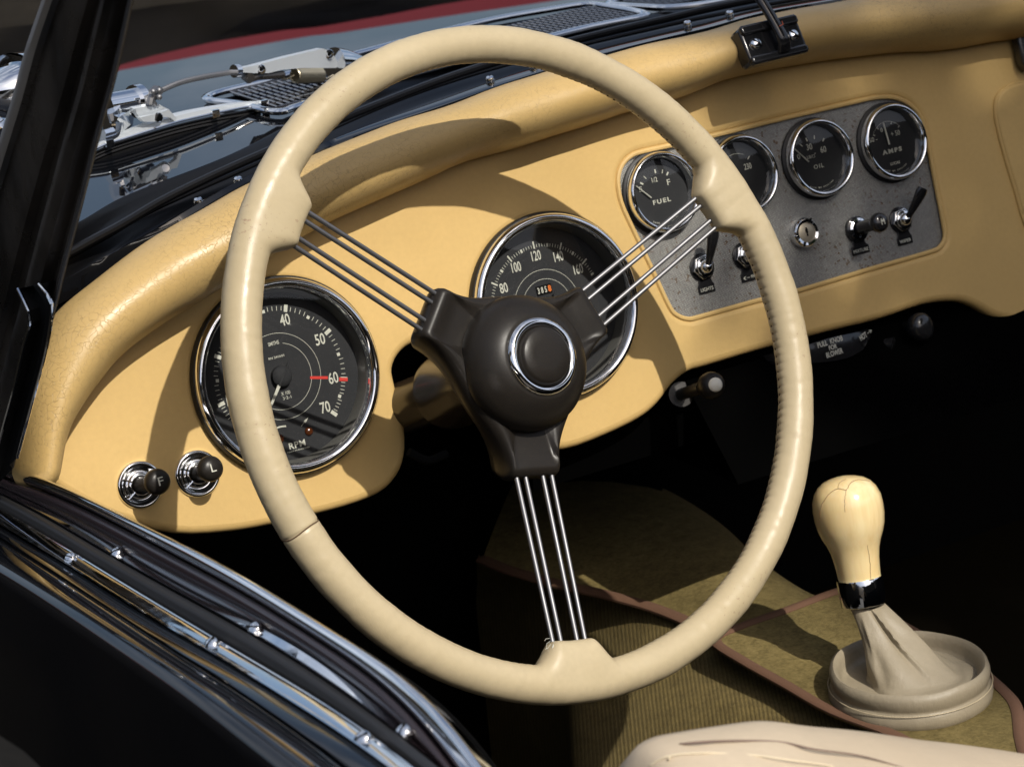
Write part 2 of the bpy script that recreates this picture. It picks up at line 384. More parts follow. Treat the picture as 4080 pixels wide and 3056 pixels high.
pans = [(p.x, p.y) for p in cat([(*p, 0) for p in pan], 3, True)]
g = Geo(); g.prism(outline, -.014, .0, DF, bev=.0055, holes=[pans] + [[(hx + .0640*cos(2*pi*k/90), .0640*sin(2*pi*k/90)) for k in range(90)] for hx in (0., .2114)], res=4)
build('fascia', g, TAN, dash, 40)
# instrument panel set back in its opening
cx = sum(p[0] for p in pans)/len(pans); cy = sum(p[1] for p in pans)/len(pans)
g = Geo(); g.prism([(cx+(p[0]-cx)*1.03, cy+(p[1]-cy)*1.05) for p in pans], -.012, -.004, DF); ip = build('instrument_panel', g, PANEL, dash)
g = Geo(); g.tube([D3(p[0], p[1], -.0015) for p in pans], .0019, 8, closed=True); build('panel_welt', g, TAN, dash)
# padded roll
prs = [((117, 1025), (30, 1005)), ((135, 945), (36, 905)), ((165, 886), (58, 800)), ((215, 815), (96, 715)), ((261, 766), (143, 655)), ((344, 704), (240, 577)), ((422, 656), (330, 515)),
       ((488, 614), (410, 465)), ((592, 549), (515, 409)), ((705, 481), (620, 362)), ((877, 405), (800, 287)), ((1014, 347), (950, 235)), ((1186, 295), (1120, 176)), ((1368, 240), (1310, 120)),
       ((1474, 210), (1420, 92)), ((1566, 174), (1530, 66)), ((1680, 148), (1650, 34)), ((1865, 120), (1830, 3)), ((2037, 106), (1990, -20)), ((2188, 86), (2150, -45)), ((2350, 70), (2330, -65))]
cen = []; hw = []
for a, b in prs:
    p = toD(onW(a, .006)); q = toD(onW(b, .006)); c = (p+q)/2; cen.append(c); hw.append((p-q).length/2)
cp = resample(cat(cen, 8), 240); hp = resample([Vector((h, 0, 0)) for h in [v.x for v in cat([(h, 0, 0) for h in hw], 8)]], 10) if 0 else None
hl = [v.x for v in cat([(h, 0, 0) for h in hw], 8)]; ce = cat(cen, 8)
rows = []
for i, c in enumerate(ce):
    a = ce[max(0, i-1)]; b = ce[min(len(ce)-1, i+1)]; tt = (b-a).normalized(); nn = Vector((-tt.y, tt.x, 0)); h = hl[i]
    sag = .0012*noise.noise(Vector((c.x*22, c.y*9, 3)))
    row = []
    for k in range(40):
        f = 2*pi*k/40; cc, ss = cos(f), sin(f)
        rr = 1 + .02*noise.noise(Vector((c.x*30, cc*1.3, ss*1.3)))
        row.append(D3(*(c + nn*((h*1.0+sag)*cc*rr) + Vector((0, 0, .040*ss*rr if ss > 0 else .02*ss)))))
    rows.append(row)
# rounded closing of the left end
c0 = ce[0]; t0 = (ce[0]-ce[1]).normalized(); endr = []
for s_ in (.95, .8, .55, .2):
    endr.insert(0, [D3(*c0) + (p-D3(*c0))*s_ + (M3 @ t0)*(.014*math.sqrt(1-s_*s_)) for p in rows[0]])
g = Geo(); g.grid(endr + rows, closed=True)
build('padded_roll', g, ROLL, dash, 80)
# seam under the roll
# glovebox lid edge at far right
gb = [(p.x, p.y) for p in cat([(*uv(p), 0) for p in C_((2330, 515), (2209, 520), (2110, 545), (2050, 590), (2025, 650), (2030, 760), (2075, 950), (2150, 1200), (2209, 1400), (2330, 1700))], 5)]
g = Geo(); g.tube([D3(p[0], p[1], .0008) for p in gb], .0016, 8); gl_ = build('lid_edge', g, TAN, dash)
gpoly = gb + [(gb[-1][0]+.15, gb[-1][1]), (gb[0][0]+.15, gb[0][1])]
g = Geo(); g.prism(gpoly, -.001, .0035, DF, bev=.0022); build('glovebox_lid', g, TAN, dash)
g = Geo(); c = uv((2203, 55+50)); g.prism([(c[0]-.006+dx, c[1]+dy) for dx, dy in ((0, -.018), (.02, -.018), (.02, .018), (0, .018), (-.004, .012), (-.004, -.012))], .002, .012, DF, bev=.003)
build('grab_bracket', g, SATIN, dash)

# ------------------------------------------------------------------ gauges
def ang(a, r): return (r*cos(radians(a)), r*sin(radians(a)))
def big_gauge(name, label, u, v, R, kind):
    F = dframe(u, v); th = thing(name, label, 'gauge', F, 'large round gauges on the dashboard')
    g = Geo(); g.lathe([(R*.985, -.001), (R*1.012, .0), (R*1.018, .004), (R*1.005, .0065), (R*.985, .0065)], F, 96, cap=False); build('gasket', g, RUBBER, th)
    g = Geo(); g.lathe([(R*1.0, .001), (R*1.0, .0055), (R*.985, .009), (R*.955, .0112), (R*.92, .0112), (R*.895, .0095), (R*.885, .0065), (R*.882, .002)], F, 128, cap=False); build('bezel', g, CHROME, th, 60)
    g = Geo(); g.lathe([(R*.883, .004), (R*.86, -.003), (R*.855, -.0095)], F, 96, cap=False); build('inner_ring', g, GREYRING, th, 60)
    g = Geo(); g.lathe([(1e-6, -.0085), (R*.86, -.0085)], F, 96, cap=False); di = build('dial', g, DIAL, th)
    z = -.0083
    g = Geo()
    def tick(a, r0, r1, w_): 
        x0, y0 = ang(a, r0); x1, y1 = ang(a, r1); nx, ny = -sin(radians(a))*w_/2, cos(radians(a))*w_/2
        g.add([(x0-nx, y0-ny, z), (x1-nx, y1-ny, z), (x1+nx, y1+ny, z), (x0+nx, y0+ny, z)], [(0, 1, 2, 3)], F)
    def ring(r, w_, a0=0, a1=360):
        n = 120; V = []; 
        for k in range(n+1):
            a = a0+(a1-a0)*k/n; V.append((*ang(a, r-w_/2), z)); V.append((*ang(a, r+w_/2), z))
        g.add(V, [(2*k, 2*k+1, 2*k+3, 2*k+2) for k in range(n)], F)
    if kind == 'rpm':
        tab = [(0, 226), (5, 207), (10, 190), (15, 170), (20, 150), (30, 112), (40, 71), (50, 27.4), (60, -15.7), (70, -46.8)]
        def A(x):
            for (a, b), (c, d) in zip(tab, tab[1:]):
                if a <= x <= c: return b+(d-b)*(x-a)/(c-a)
        for x in range(0, 71):
            a = A(x)
            if x % 10 == 0: tick(a, .0438, .0488, .0026)
            elif x % 5 == 0: tick(a, .0440, .0462, .0022)
            else: tick(a, .0445, .0475, .0004)
        for x in range(10, 71, 10):
            px, py = ang(A(x)+(0 if x != 60 else .5), .0385); g.text(str(x), px, py, .0078, .0072, F, z, bold=.012)
        ring(.0293, .00028); ring(.0226, .00028, 112, 430)
        ring(.0226, .00028, 72-360+360, 69)
        g.text('SMITHS', .0006, .0228, .0026, .0080, F, z, rz=.02, bold=.01)
        g.text('RN 2410/01', .0003, .0133, .0016, .0115, F, z, bold=.01)
        g.text('X 100', .0008, -.0118, .0024, .0066, F, z); g.text('3·2-1', .001, -.0150, .0021, .0062, F, z)
        g.text('RPM', .0002, -.0475, .0044, .0120, F, z, bold=.015, space=1.1)
        g.text('MADE IN ENGLAND', .0004, -.0512, .0009, .0165, F, z)
        g.text('→', .0093, -.0341, .0016, .0078, F, z, rz=.62, bold=.02); 
        n0 = 10; g.add([(-.0135+.009*k/n0, -.0341+.0006*sin(pi*k/n0)+dy, z) for k in range(n0+1) for dy in (0, .0011)], [(2*k, 2*k+1, 2*k+3, 2*k+2) for k in range(n0)], F)
        build('markings', g, INK, di)
        g = Geo(); V = [(.0213, -.0058), (.0285, -.0078), (.0340, -.0108), (.0340, -.0127), (.0285, -.0098), (.0213, -.0079)]
        g.add([(x, y, z+.00002) for x, y in [ang(-13.5, .0215), ang(-13.6, .0345), ang(-16.8, .0345), ang(-18.5, .0215)]], [(3, 2, 1, 0)], F)
        g.add([(x, y, z+.00002) for x, y in [ang(-14.6, .0428), ang(-14.8, .0492), ang(-17.6, .0492), ang(-17.9, .0428)]], [(3, 2, 1, 0)], F); build('red_line', g, RED, di)
        for x, y in ((.0107, -.041), (-.011, -.0407)):
            g = Geo(); g.ball((x, y, z), .0031, F, .7); build('warning_lamp', g, AMBER, th)
        na, tail = 232, 52
    else:
        def A(x): return 90-(x-120)*1.41
        for x in range(20, 171, 2):
            a = A(x)
            if x % 20 == 0: tick(a, .0425, .0478, .0011)
            elif x % 10 == 0: tick(a, .0430, .0455, .0016)
            else: tick(a, .0432, .0455, .00035)
        for x in range(20, 161, 20):
            px, py = ang(A(x), .0375); g.text(str(x), px, py, .0072, .0064 if x < 100 else .0076, F, z, bold=.01)
        ring(.0268, .0003); ring(.0200, .0003, 20, 160)
        build('markings', g, INK, di)
        g = Geo(); g.box((.0, .0125, z+.0003), (.0125, .0065, .0006), F); build('counter_window', g, MATTE, di)
        g = Geo(); g.text('3 8 5', -.0018, .0125, .0044, .0075, F, z+.0008, bold=.02); build('counter_digits', g, INK, di)
        g = Geo(); g.text('8', .0044, .0125, .0046, .0026, F, z+.0008, bold=.04); build('counter_tenths', g, mat('orange_digit', (.7, .16, .02), .5), di)
        na, tail = 236, 56
    g = Geo(); x0, y0 = ang(na, .0068); x1, y1 = ang(na, .043); nx, ny = -sin(radians(na)), cos(radians(na))
    zz = -.0035
    g.add([(x0-nx*.0011, y0-ny*.0011, zz), (x0+nx*.0011, y0+ny*.0011, zz), (x1+nx*.0004, y1+ny*.0004, zz), (x1-nx*.0004, y1-ny*.0004, zz),
           (x0-nx*.0011, y0-ny*.0011, zz-.0005), (x0+nx*.0011, y0+ny*.0011, zz-.0005), (x1+nx*.0004, y1+ny*.0004, zz-.0005), (x1-nx*.0004, y1-ny*.0004, zz-.0005)],
          [(0, 3, 2, 1), (4, 5, 6, 7), (0, 1, 5, 4), (1, 2, 6, 5), (2, 3, 7, 6), (3, 0, 4, 7)], F)
    nd = build('needle', g, INK, th)
    g = Geo(); g.lathe([(.0072, -.0083), (.0070, -.0045), (.0055, -.0028), (.003, -.002), (1e-6, -.0018)], F, 40)
    a = tail; x2, y2 = ang(a, .0125); g.tube([F @ Vector((*ang(na, .0065), zz)), F @ Vector((0, 0, -.0022)), F @ Vector((x2, y2, zz))], lambda q: .0013-.0007*q, 8)
    build('needle_hub', g, DIAL, nd)
    g = Geo(); g.lathe([(max(1e-6, R*.886*k/10), .0062-.0017*(k/10)**2) for k in range(11)], F, 96, cap=False); build('glass', g, GLASS, th, 80)
    return th
big_gauge('rev_counter', 'large rev counter reading up to 70 with a red line at 60, nearest the door', 0, 0, .0665, 'rpm')
big_gauge('speedometer', 'large speedometer partly hidden behind the steering wheel hub', .2114, .0, .0665, 'mph')

def small_gauge(name, label, i, draw):
    F = dframe(.32054+i*.07148, .06044-i*.00126, -.0034); R = .030
    th = thing(name, label, 'gauge', F, 'small round gauges on the grey panel')
    g = Geo(); g.lathe([(R*1.05, 0), (R*1.05, .0015), (R*1.0, .0025), (R*.9, .0025)], F, 72, cap=False); build('gasket', g, RUBBER, th)
    g = Geo(); g.lathe([(R*.985, .0015), (R, .005), (R*.985, .0085), (R*.945, .0105), (R*.90, .0105), (R*.865, .009), (R*.845, .0065), (R*.83, .0055), (R*.825, .0)], F, 96, cap=False); build('bezel', g, CHROME, th, 60)
    g = Geo(); g.lathe([(1e-6, 0), (R*.83, 0)], F, 72, cap=False); di = build('dial', g, DIAL, th)
    g = Geo(); draw(g, F, .0002); build('markings', g, INK, di)
    return th, F
def tk(g, F, z, a, r0, r1, w_):
    x0, y0 = ang(a, r0); x1, y1 = ang(a, r1); nx, ny = -sin(radians(a))*w_/2, cos(radians(a))*w_/2
    g.add([(x0-nx, y0-ny, z), (x1-nx, y1-ny, z), (x1+nx, y1+ny, z), (x0+nx, y0+ny, z)], [(0, 1, 2, 3)], F)
def arc(g, F, z, r, w_, a0, a1):
    V = []
    for k in range(41): a = a0+(a1-a0)*k/40; V += [(*ang(a, r-w_/2), z), (*ang(a, r+w_/2), z)]
    g.add(V, [(2*k, 2*k+1, 2*k+3, 2*k+2) for k in range(40)], F)
def curved(g, F, z, s, r, h, a0, a1, w_):
    for k, c in enumerate(s):
        if c == ' ': continue
        a = a0+(a1-a0)*k/(len(s)-1); x, y = ang(a, r); g.text(c, x, y, h, w_, F, z, rz=radians(a+90))
def d_fuel(g, F, z):
    for a, w_ in ((88, .0011), (66, .0006), (50, .0012), (124, .0006), (143, .0012)): tk(g, F, z, a, .0148, .0176, w_)
    g.text('1/2', -.0016, .0103, .0036, .0048, F, z); g.text('F', .0098, .0062, .0042, .0026, F, z); g.text('E', -.0150, .0058, .0036, .0024, F, z)
    g.text('FUEL', .0006, -.0060, .0033, .0155, F, z, bold=.02, space=1.3); curved(g, F, z, 'MADE IN ENGLAND', .0222, .0010, 243, 300, .0009)
def d_temp(g, F, z):
    arc(g, F, z, .0165, .0002, 60, 140); tk(g, F, z, 44, .0148, .0178, .0008); g.text('230', .0093, .0052, .0046, .0066, F, z, bold=.01)
def d_oil(g, F, z):
    for a, w_ in ((106, .0011), (80, .0008), (50, .0010), (130, .0006)): tk(g, F, z, a, .0150, .0178, w_)
    g.text('30', -.0036, .0100, .0048, .0052, F, z, bold=.01); g.text('60', .0086, .0056, .0048, .0054, F, z, bold=.01); g.text('0', -.0152, .0046, .0040, .0024, F, z)
    g.text('LB/', -.0054, .0024, .0026, .0042, F, z); arcv = [(-.0026, .0013), (-.0006, .0013), (-.0006, .0033), (-.0026, .0033)]
    for a, b in zip(arcv, arcv[1:]+arcv[:1]): g.tube([F @ Vector((*a, z)), F @ Vector((*b, z))], .00015, 6)
    g.text('"', .0003, .0040, .0009, .0010, F, z); g.text('OIL', .0012, -.0060, .0032, .0092, F, z, bold=.01, space=1.3); curved(g, F, z, 'MADE IN ENGLAND', .0222, .0010, 243, 300, .0009)
def d_amp(g, F, z):
    arc(g, F, z, .0165, .0002, 38, 150)
    for a in (42, 70, 98, 124, 148): tk(g, F, z, a, .0145, .0165, .0005)
    g.text('+ 50', .0072, .0060, .0040, .0086, F, z); g.text('50 -', -.0150, .0052, .0036, .0078, F, z); g.text('0', -.0052, .0108, .0032, .0022, F, z)
    g.text('AMPS', .0006, -.0066, .0036, .0190, F, z, bold=.05, space=1.4); g.text('LUCAS', .0010, -.0165, .0022, .0092, F, z, bold=.02); curved(g, F, z, 'MADE IN ENGLAND', .0222, .0010, 243, 300, .0009)
def needle(th, F, a, b, w0, w1):
    g = Geo(); a = F @ Vector((*a, .0016)); b = F @ Vector((*b, .0016)); g.tube([a, b], lambda q: w0+(w1-w0)*q, 8); build('needle', g, INK, th)
    g = Geo(); g.lathe([(max(1e-6, .0250*k/10), .0052-.0010*(k/10)**2) for k in range(11)], F, 96, cap=False); build('glass', g, GLASS, th, 80)
th, F = small_gauge('fuel_gauge', 'small round gauge lettered FUEL, leftmost on the grey panel', 0, d_fuel); needle(th, F, (-.0085, -.002), (-.0188, .0090), .0005, .0003)
th, F = small_gauge('temperature_gauge', 'small round gauge marked 230, half hidden behind the wheel rim', 1, d_temp); needle(th, F, (-.008, -.002), (-.0188, .0090), .0005, .0003)
th, F = small_gauge('oil_gauge', 'small round gauge lettered OIL with numbers 30 and 60', 2, d_oil); needle(th, F, (-.0080, -.001), (-.0188, .0118), .0006, .0004)
th, F = small_gauge('ammeter', 'small round gauge lettered AMPS at the right end of the grey panel', 3, d_amp); needle(th, F, (-.0020, -.0015), (-.0032, .0155), .0009, .0006)

# ------------------------------------------------------------------ switches and knobs
def knob_prof(r, k=.82):
    pr = [(r*.45, -r*.95), (r*.72, -r*.72), (r*.95, -r*.35), (r, 0), (r*.96, r*.28), (r*.80, r*.50), (r*.55, r*.62), (r*.28, r*.67), (1e-6, r*.69)]
    return pr
def pull_knob(name, label, letter, c, dx, dy, length, esc, rk, group=None, w0=0., plate=None):
    u, v = uv(c, w0); F = dframe(u, v, w0); th = thing(name, label, 'knob', F, group)
    if esc:
        g = Geo(); g.lathe([(.0158, 0), (.0156, .0016), (.0145, .0026), (.0132, .0024), (.0118, .0006), (.0098, .0004), (.0090, .002), (.0078, .0036), (.0062, .0036)], F, 64, cap=False); build('escutcheon', g, CHROME, th, 60)
        g = Geo()
        for a in (150, 215, 330, 35):
            x0, y0 = ang(a, .0065); x1, y1 = ang(a, .0125); g.tube([F @ Vector((x0, y0, .004)), F @ Vector((x1, y1, .0028))], .0006, 6)
        build('slot_lugs', g, CHROME, th)
        g = Geo(); g.lathe([(.0098, .0007), (1e-6, .0007)], F, 40, cap=False); build('well', g, SATIN, th)
    else:
        g = Geo(); g.lathe([(.0100, 0), (.0100, .003), (.0085, .004)], F, 48); build('collar', g, PLASTIC, th)
        g = Geo(); g.lathe([(.0084, .004), (.0084, .0052), (.0066, .0060), (.0060, .0045)], F, 48, cap=False); build('escutcheon', g, CHROME, th)
    ax = Vector((dx, dy, length)); top_ = F @ ax; n = (F.to_3x3() @ ax).normalized()
    g = Geo(); g.tube([F @ Vector((0, 0, .001)), F @ (ax*.35), F @ (ax*.8)], lambda q: .0055-.0007*q, 24); build('stem', g, BAKE if esc else PLASTIC, th)
    K = frame(top_, n, F.to_3x3() @ Vector((1, 0, 0)))
    g = Geo(); g.lathe(knob_prof(rk), K, 40); build('knob', g, BAKE if esc else PLASTIC, th, 60)
    g = Geo(); g.text(letter, 0, 0, rk*.62, rk*.42, K, rk*.70); build('letter', g, INK, th)
    return th, F
pull_knob('pull_knob', 'black pull knob marked F in a chrome ring beside the door', 'F', (302, 1047), .003, .0015, .028, True, .0086, 'chrome ringed pull knobs by the door')
pull_knob('pull_knob', 'black pull knob marked L in a chrome ring under the rev counter', 'L', (426, 1023), .0015, .0030, .023, True, .0086, 'chrome ringed pull knobs by the door')
def tagplate(th, F, s, wid=.0145, dy=-.0165, w_=None):
    g = Geo(); pts = [(-.0048, dy+.0095), (.0048, dy+.0095), (.0062, dy+.0045), (wid/2, dy+.0030), (wid/2, dy-.0030), (-wid/2, dy-.0030), (-wid/2, dy+.0030), (-.0062, dy+.0045)]
    g.prism(pts, .0001, .0011, F, bev=.0003); pl = build('name_plate', g, PLASTIC, th)
    g = Geo(); g.text(s, 0, dy, .0026, w_ or wid*.76, F, .0013); build('lettering', g, INK, pl)
def toggle(name, label, s, c, tilt, lx, group='chrome nutted toggle switches'):
    u, v = uv(c, -.004); F = dframe(u, v, -.004); th = thing(name, label, 'switch', F, group)
    g = Geo(); g.lathe([(.0105, 0), (.0105, .0012), (.009, .0016)], F, 40); build('washer', g, PLASTIC, th)
    hexa = [ang(60*k+10, .0094) for k in range(6)]; g = Geo(); g.prism(hexa, .0012, .0048, F, bev=.0007); g.lathe([(.0072, .0045), (.0068, .0062), (.0058, .0066)], F, 40); build('nut', g, CHROME, th)
    g = Geo(); g.ball((0, 0, .0062), .0052, F); build('ball', g, CHROME, th)
    if tilt is not None:
        a = F @ Vector((0, 0, .009)); d = Vector((lx, tilt, 0)); V = []
        pr = [(0, .0024), (.25, .0030), (.6, .0042), (.85, .0050), (1, .0043)]
        pts = [a + (F.to_3x3() @ Vector((lx*q, tilt*q, .016*q*(1-.25*q)))) for q, r in pr]
        rr = [r for q, r in pr]; g = Geo(); g.tube(pts, lambda q: (rr[min(4, round(q*4))]*.6, rr[min(4, round(q*4))]), 16, up=F.to_3x3() @ Vector((0, 0, 1))); build('lever', g, PLASTIC, th)
    else:
        g = Geo(); g.lathe([(.0045, .006), (.0048, .014), (.0034, .0165), (1e-6, .017)], F, 32); build('lever', g, CHROME, th)
    if s: tagplate(th, F, s)
    return th
toggle('toggle_switch', 'chrome toggle switch above the word LIGHTS', 'LIGHTS', (1515, 578), .025, .004)
toggle('toggle_switch', 'chrome push switch just behind the right wheel rim', '(-S', (1607, 553), None, 0)
toggle('toggle_switch', 'chrome toggle switch with black lever above the word WIPER', 'WIPER', (1944, 476), .021, .012)
th, F = pull_knob('pull_knob', 'black pull knob marked M above the word MIXTURE', 'M', (1848, 496), .000, .0025, .031, False, .0076, None, -.004); tagplate(th, F, 'MIXTURE', .0165, -.0165, .0140)
u, v = uv((1733, 504), -.004); F = dframe(u, v, -.004); th = thing('ignition_lock', 'round chrome ignition lock with a key slot in the grey panel', 'lock', F)
g = Geo(); g.lathe([(.0118, 0), (.0118, .003), (.0112, .006), (.0098, .0072), (.0078, .0066), (.0074, .005)], F, 64, cap=False); build('ring', g, CHROME, th, 50)
g = Geo()
for a in (60, 240): x, y = ang(a, .0095); g.box((0, 0, 0), (.0035, .0012, .0012), F @ Matrix.Translation((x, y, .0072)) @ Matrix.Rotation(radians(a), 4, 'Z'))
build('notch', g, MATTE, th)
g = Geo(); g.lathe([(.0074, .004), (.0074, .0058), (.0068, .0062), (1e-6, .0062)], F, 48, cap=False); build('barrel', g, mat('worn_nickel', (.42, .37, .28), .45, .5), th, 50)
g = Geo(); g.box((0, .0006, .0064), (.0011, .0066, .0006), F); g.box((0, .0012, .0064), (.0021, .0030, .0005), F); build('keyhole', g, MATTE, th)

# knob with white button below the dash
F = frame(onW((1537, 833), .035), (M3 @ Vector((-.16, .10, 1))))
th = thing('stalk_switch', 'black stalk knob with a white button under the dashboard', 'switch', F)
g = Geo(); g.lathe([(.0045, -.011), (.0075, -.009), (.0096, -.004), (.0100, .0005), (.0090, .0045), (.0065, .0068), (.0048, .0072)], F, 40); build('knob', g, BAKE, th, 60)
g = Geo(); g.lathe([(.0052, .0045), (.0052, .0084), (.0040, .0096), (1e-6, .0100)], F, 32, cap=False); build('button', g, WHITEB, th, 60)
p0 = onW((1470, 852), -.02); g = Geo(); g.tube([onW((1515, 838), .025), onW((1490, 846), .008), p0], .0045, 16); build('stem', g, SATIN, th)
g = Geo(); g.tube([p0 + (p0-onW((1490, 846), .008))*.3, p0], .0085, 24); g.tube([p0, p0 - (p0-onW((1490, 846), .008))*.08], .0095, 24); build('collar', g, SATIN, th)

# heater control under the dash
F = frame(onW((1800, 750), -.01), M3 @ Vector((0, -.1, 1)), M3 @ Vector((1, 0, 0)))
th = thing('heater_control', 'black heater control plate lettered PULL KNOB FOR BLOWER under the dashboard', 'control', F)
def hp(x, y, w_=-.008): return onW(F_((x, y))[0], w_)
tp = [hp(560, 660, -.02), hp(700, 628), hp(865, 585), hp(1000, 545), hp(1150, 512, -.012), hp(1255, 478, -.022)]
bt = [hp(600, 735, -.02), hp(720, 722), hp(880, 706), hp(1080, 680), hp(1200, 620, -.012), hp(1290, 560, -.022)]
T1 = resample(cat(tp, 6), 24); T2 = resample(cat(bt, 6), 24); bk = M3 @ Vector((0, 0, -.004))
g = Geo(); g.grid([[p+bk*2 for p in T1], T1, [a.lerp(b, .5)-bk*.4 for a, b in zip(T1, T2)], T2, [p+bk*2 for p in T2]]); build('plate', g, PLASTIC, th, 30)
g = Geo()
def ptext(s, x, y, h, w_, rz, wz=-.0055):
    u, v = uv(F_((x, y))[0], wz); g.text(s, u, v, h, w_, DF, wz, rz=rz, bold=.015)
ptext('PULL  KNOB', 990, 570, .0042, .0240, .02); ptext('FOR', 1008, 604, .0038, .0075, .02); ptext('BLOWER', 1018, 641, .0042, .0158, .03)
ptext('HOT', 1198, 537, .0046, .0070, .25, -.006); ptext('→', 1238, 508, .0028, .0055, .35, -.012)
build('lettering', g, INK, th)
g = Geo(); g.tube([hp(880, 782, -.03), hp(1000, 765, -.03), hp(1130, 725, -.03), hp(1240, 665, -.03)], .0022, 8); build('lower_rim', g, SATIN, th)
g = Geo(); R_ = frame(hp(1398, 480, -.03), M3 @ Vector((.25, .0, 1))); g.lathe([(.0095, -.01), (.0095, 0), (.0080, .001), (.0070, -.001)], R_, 40, cap=False); build('collar', g, CHROME, th)
g = Geo(); g.tube([hp(1398, 480, -.035), hp(1500, 478, -.01)], .0045, 16); build('stem', g, PLASTIC, th)
g = Geo(); K = frame(hp(1558, 478, .0), M3 @ Vector((.25, 0, 1))); g.lathe(knob_prof(.0115), K, 40); build('knob', g, PLASTIC, th, 60)
g = Geo(); g.tube([hp(1270, 585, -.02), hp(1340, 585, -.015), hp(1390, 590, -.01)], lambda q: .003+.003*q, 16); build('lever', g, PLASTIC, th)
g = Geo(); g.box((0, 0, 0), (.014, .030, .014), frame(hp(540, 720, -.03), M3 @ Vector((0, 0, 1)), M3 @ Vector((1, 0, 0))), b=.003); build('support', g, SATIN, th)

# ================================================================== STEERING WHEEL
WC = M3 @ Vector((.1085, -.0198, .1574)) + OFF; WN = (M3 @ Vector((.1228, .1351, 1))).normalized()
wex = Vector((0, 0, 1)).cross(WN).normalized(); wey = WN.cross(wex)
WF = Matrix(((wex.x, wey.x, WN.x, WC.x), (wex.y, wey.y, WN.y, WC.y), (wex.z, wey.z, WN.z, WC.z), (0, 0, 0, 1)))
wheel = thing('steering_wheel', 'large leather wrapped steering wheel with paired wire spokes and a dark hub', 'steering wheel', WF)
def wang(p, h=0.):
    r = ray(p); k = ((WC + WN*h - OFF - CW).dot(WN))/r.dot(WN); X = CW + r*k + OFF - WC; return math.degrees(math.atan2(X.dot(wey), X.dot(wex)))
LUG = [18.5, 137.8, 254.8]; RW = .206; RT = .0122
def sstep(x): x = max(0, min(1, x)); return x*x*(3-2*x)
rows = []; NS = 1500
sA = wang((632, 1157)) % 360
for i in range(NS):
    a = 360*i/NS; L = 0
    for l in LUG:
        d = abs((a-l+180) % 360-180); L = max(L, 1-sstep((d-3.9)/4.6))
    ds = abs((a-sA+180) % 360-180); groove = -.0008*math.exp(-(ds/.22)**2)
    lump = .0005*noise.noise(Vector((cos(radians(a))*9, sin(radians(a))*9, 0)))
    row = []
    n = 36
    for k in range(n):
        f = 2*pi*k/n; c, s_ = cos(f), sin(f)
        rt = RT + groove + lump*.8 + .0002*noise.noise(Vector((cos(radians(a))*40, sin(radians(a))*40, f)))
        inn = max(0, -c)
        # stitched dimples along the inner edge
        fd = f-pi; st = math.exp(-((fd-.35)/.42)**2)
        ph = (a*1.0/1.55) % 1; dim = -.0008*math.exp(-((ph-.5)/.16)**2)*st*(1-L)
        sag = -.0004*st*(1-L)
        r_ = rt + dim + sag
        x = c*r_; z = s_*r_*(1-.06*L)
        if c < 0:
            x = -(abs(c)**(1-.45*L))*(r_ + .0150*L); z = math.copysign(abs(s_)**(1-.42*L), s_)*r_*(1-.10*L*inn)
        rad = RW + x
        row.append(WC + (wex*cos(radians(a)) + wey*sin(radians(a)))*rad + WN*z)
    rows.append(row)
rows.append(rows[0]); g = Geo(); g.grid(rows, closed=True); rim = build('rim', g, RIM, wheel, 80)
g = Geo()
for k in range(-40, 41):   # seam where the leather ends meet
    pass
ring_ = []
for k in range(33):
    f = 2*pi*k/32; rad = RW + (RT-.0002)*cos(f); ring_.append(WC + (wex*cos(radians(sA+.15*sin(3*f))) + wey*sin(radians(sA+.15*sin(3*f))))*rad + WN*((RT-.0002)*sin(f)))
g.tube(ring_, .00042, 6); build('seam', g, CRACK, rim)
g = Geo(); pts = []       # one thread running in and out along the inner edge
for i in range(0, 1800):
    a = i*.2; L = 0
    for l in LUG: L = max(L, 1-sstep((abs((a-l+180) % 360-180)-3.2)/5.0))
    ph = (a/1.55) % 1; f = pi+.35+.05*sin(2*pi*a/1.55); rr = RT-.0017+.0011*math.exp(-((ph-.5)/.13)**2) - .006*(L > .02)
    ar = radians(a); pts.append(WC + (wex*cos(ar)+wey*sin(ar))*(RW + rr*cos(f)) + WN*(rr*sin(f)))
g.tube(pts, .00045, 5, closed=True)
build('stitching', g, CRACK, rim)
# torn thread at the lower lug
g = Geo(); rng = random.Random(3); base = WC
bl = LUG[2]-5.2
def wp(a, r, h=0.): return WC + (wex*cos(radians(a)) + wey*sin(radians(a)))*r + WN*h
for k in range(5):
    p = wp(bl-.1*k, RW-.0215-.0018*k, .003); g.tube([p, p+wex*(-.0022-.001*rng.random())+wey*rng.uniform(-.002, .001), p+wex*(-.003-.002*rng.random())+wey*rng.uniform(-.004, .001)], .00013, 5)
g.tube([wp(bl+.9, RW-.0265, .002), wp(bl-.1, RW-.0235, .005), wp(bl-.4, RW-.019, .004), wp(bl-.7, RW-.0165, .003)], .0005, 6)
build('loose_thread', g, INK, rim)
# spokes: four rods in each of three arms
for l in LUG:
    lh = {18.5: 15.5, 137.8: 135.8, 254.8: 256.3}[l]
    for off0, off1 in ((-.0134, -.0120), (-.0066, -.0060), (.0066, .0060), (.0134, .0120)):
        d0 = wex*cos(radians(lh)) + wey*sin(radians(lh)); n0 = wex*-sin(radians(lh)) + wey*cos(radians(lh))
        d1 = wex*cos(radians(l)) + wey*sin(radians(l)); n1 = wex*-sin(radians(l)) + wey*cos(radians(l))
        g = Geo(); g.rod(WC + d0*.066 + n0*off0 - WN*.0245, WC + d1*.186 + n1*off1 - WN*.001, .00155, 14); build('spoke', g, STEEL, wheel)
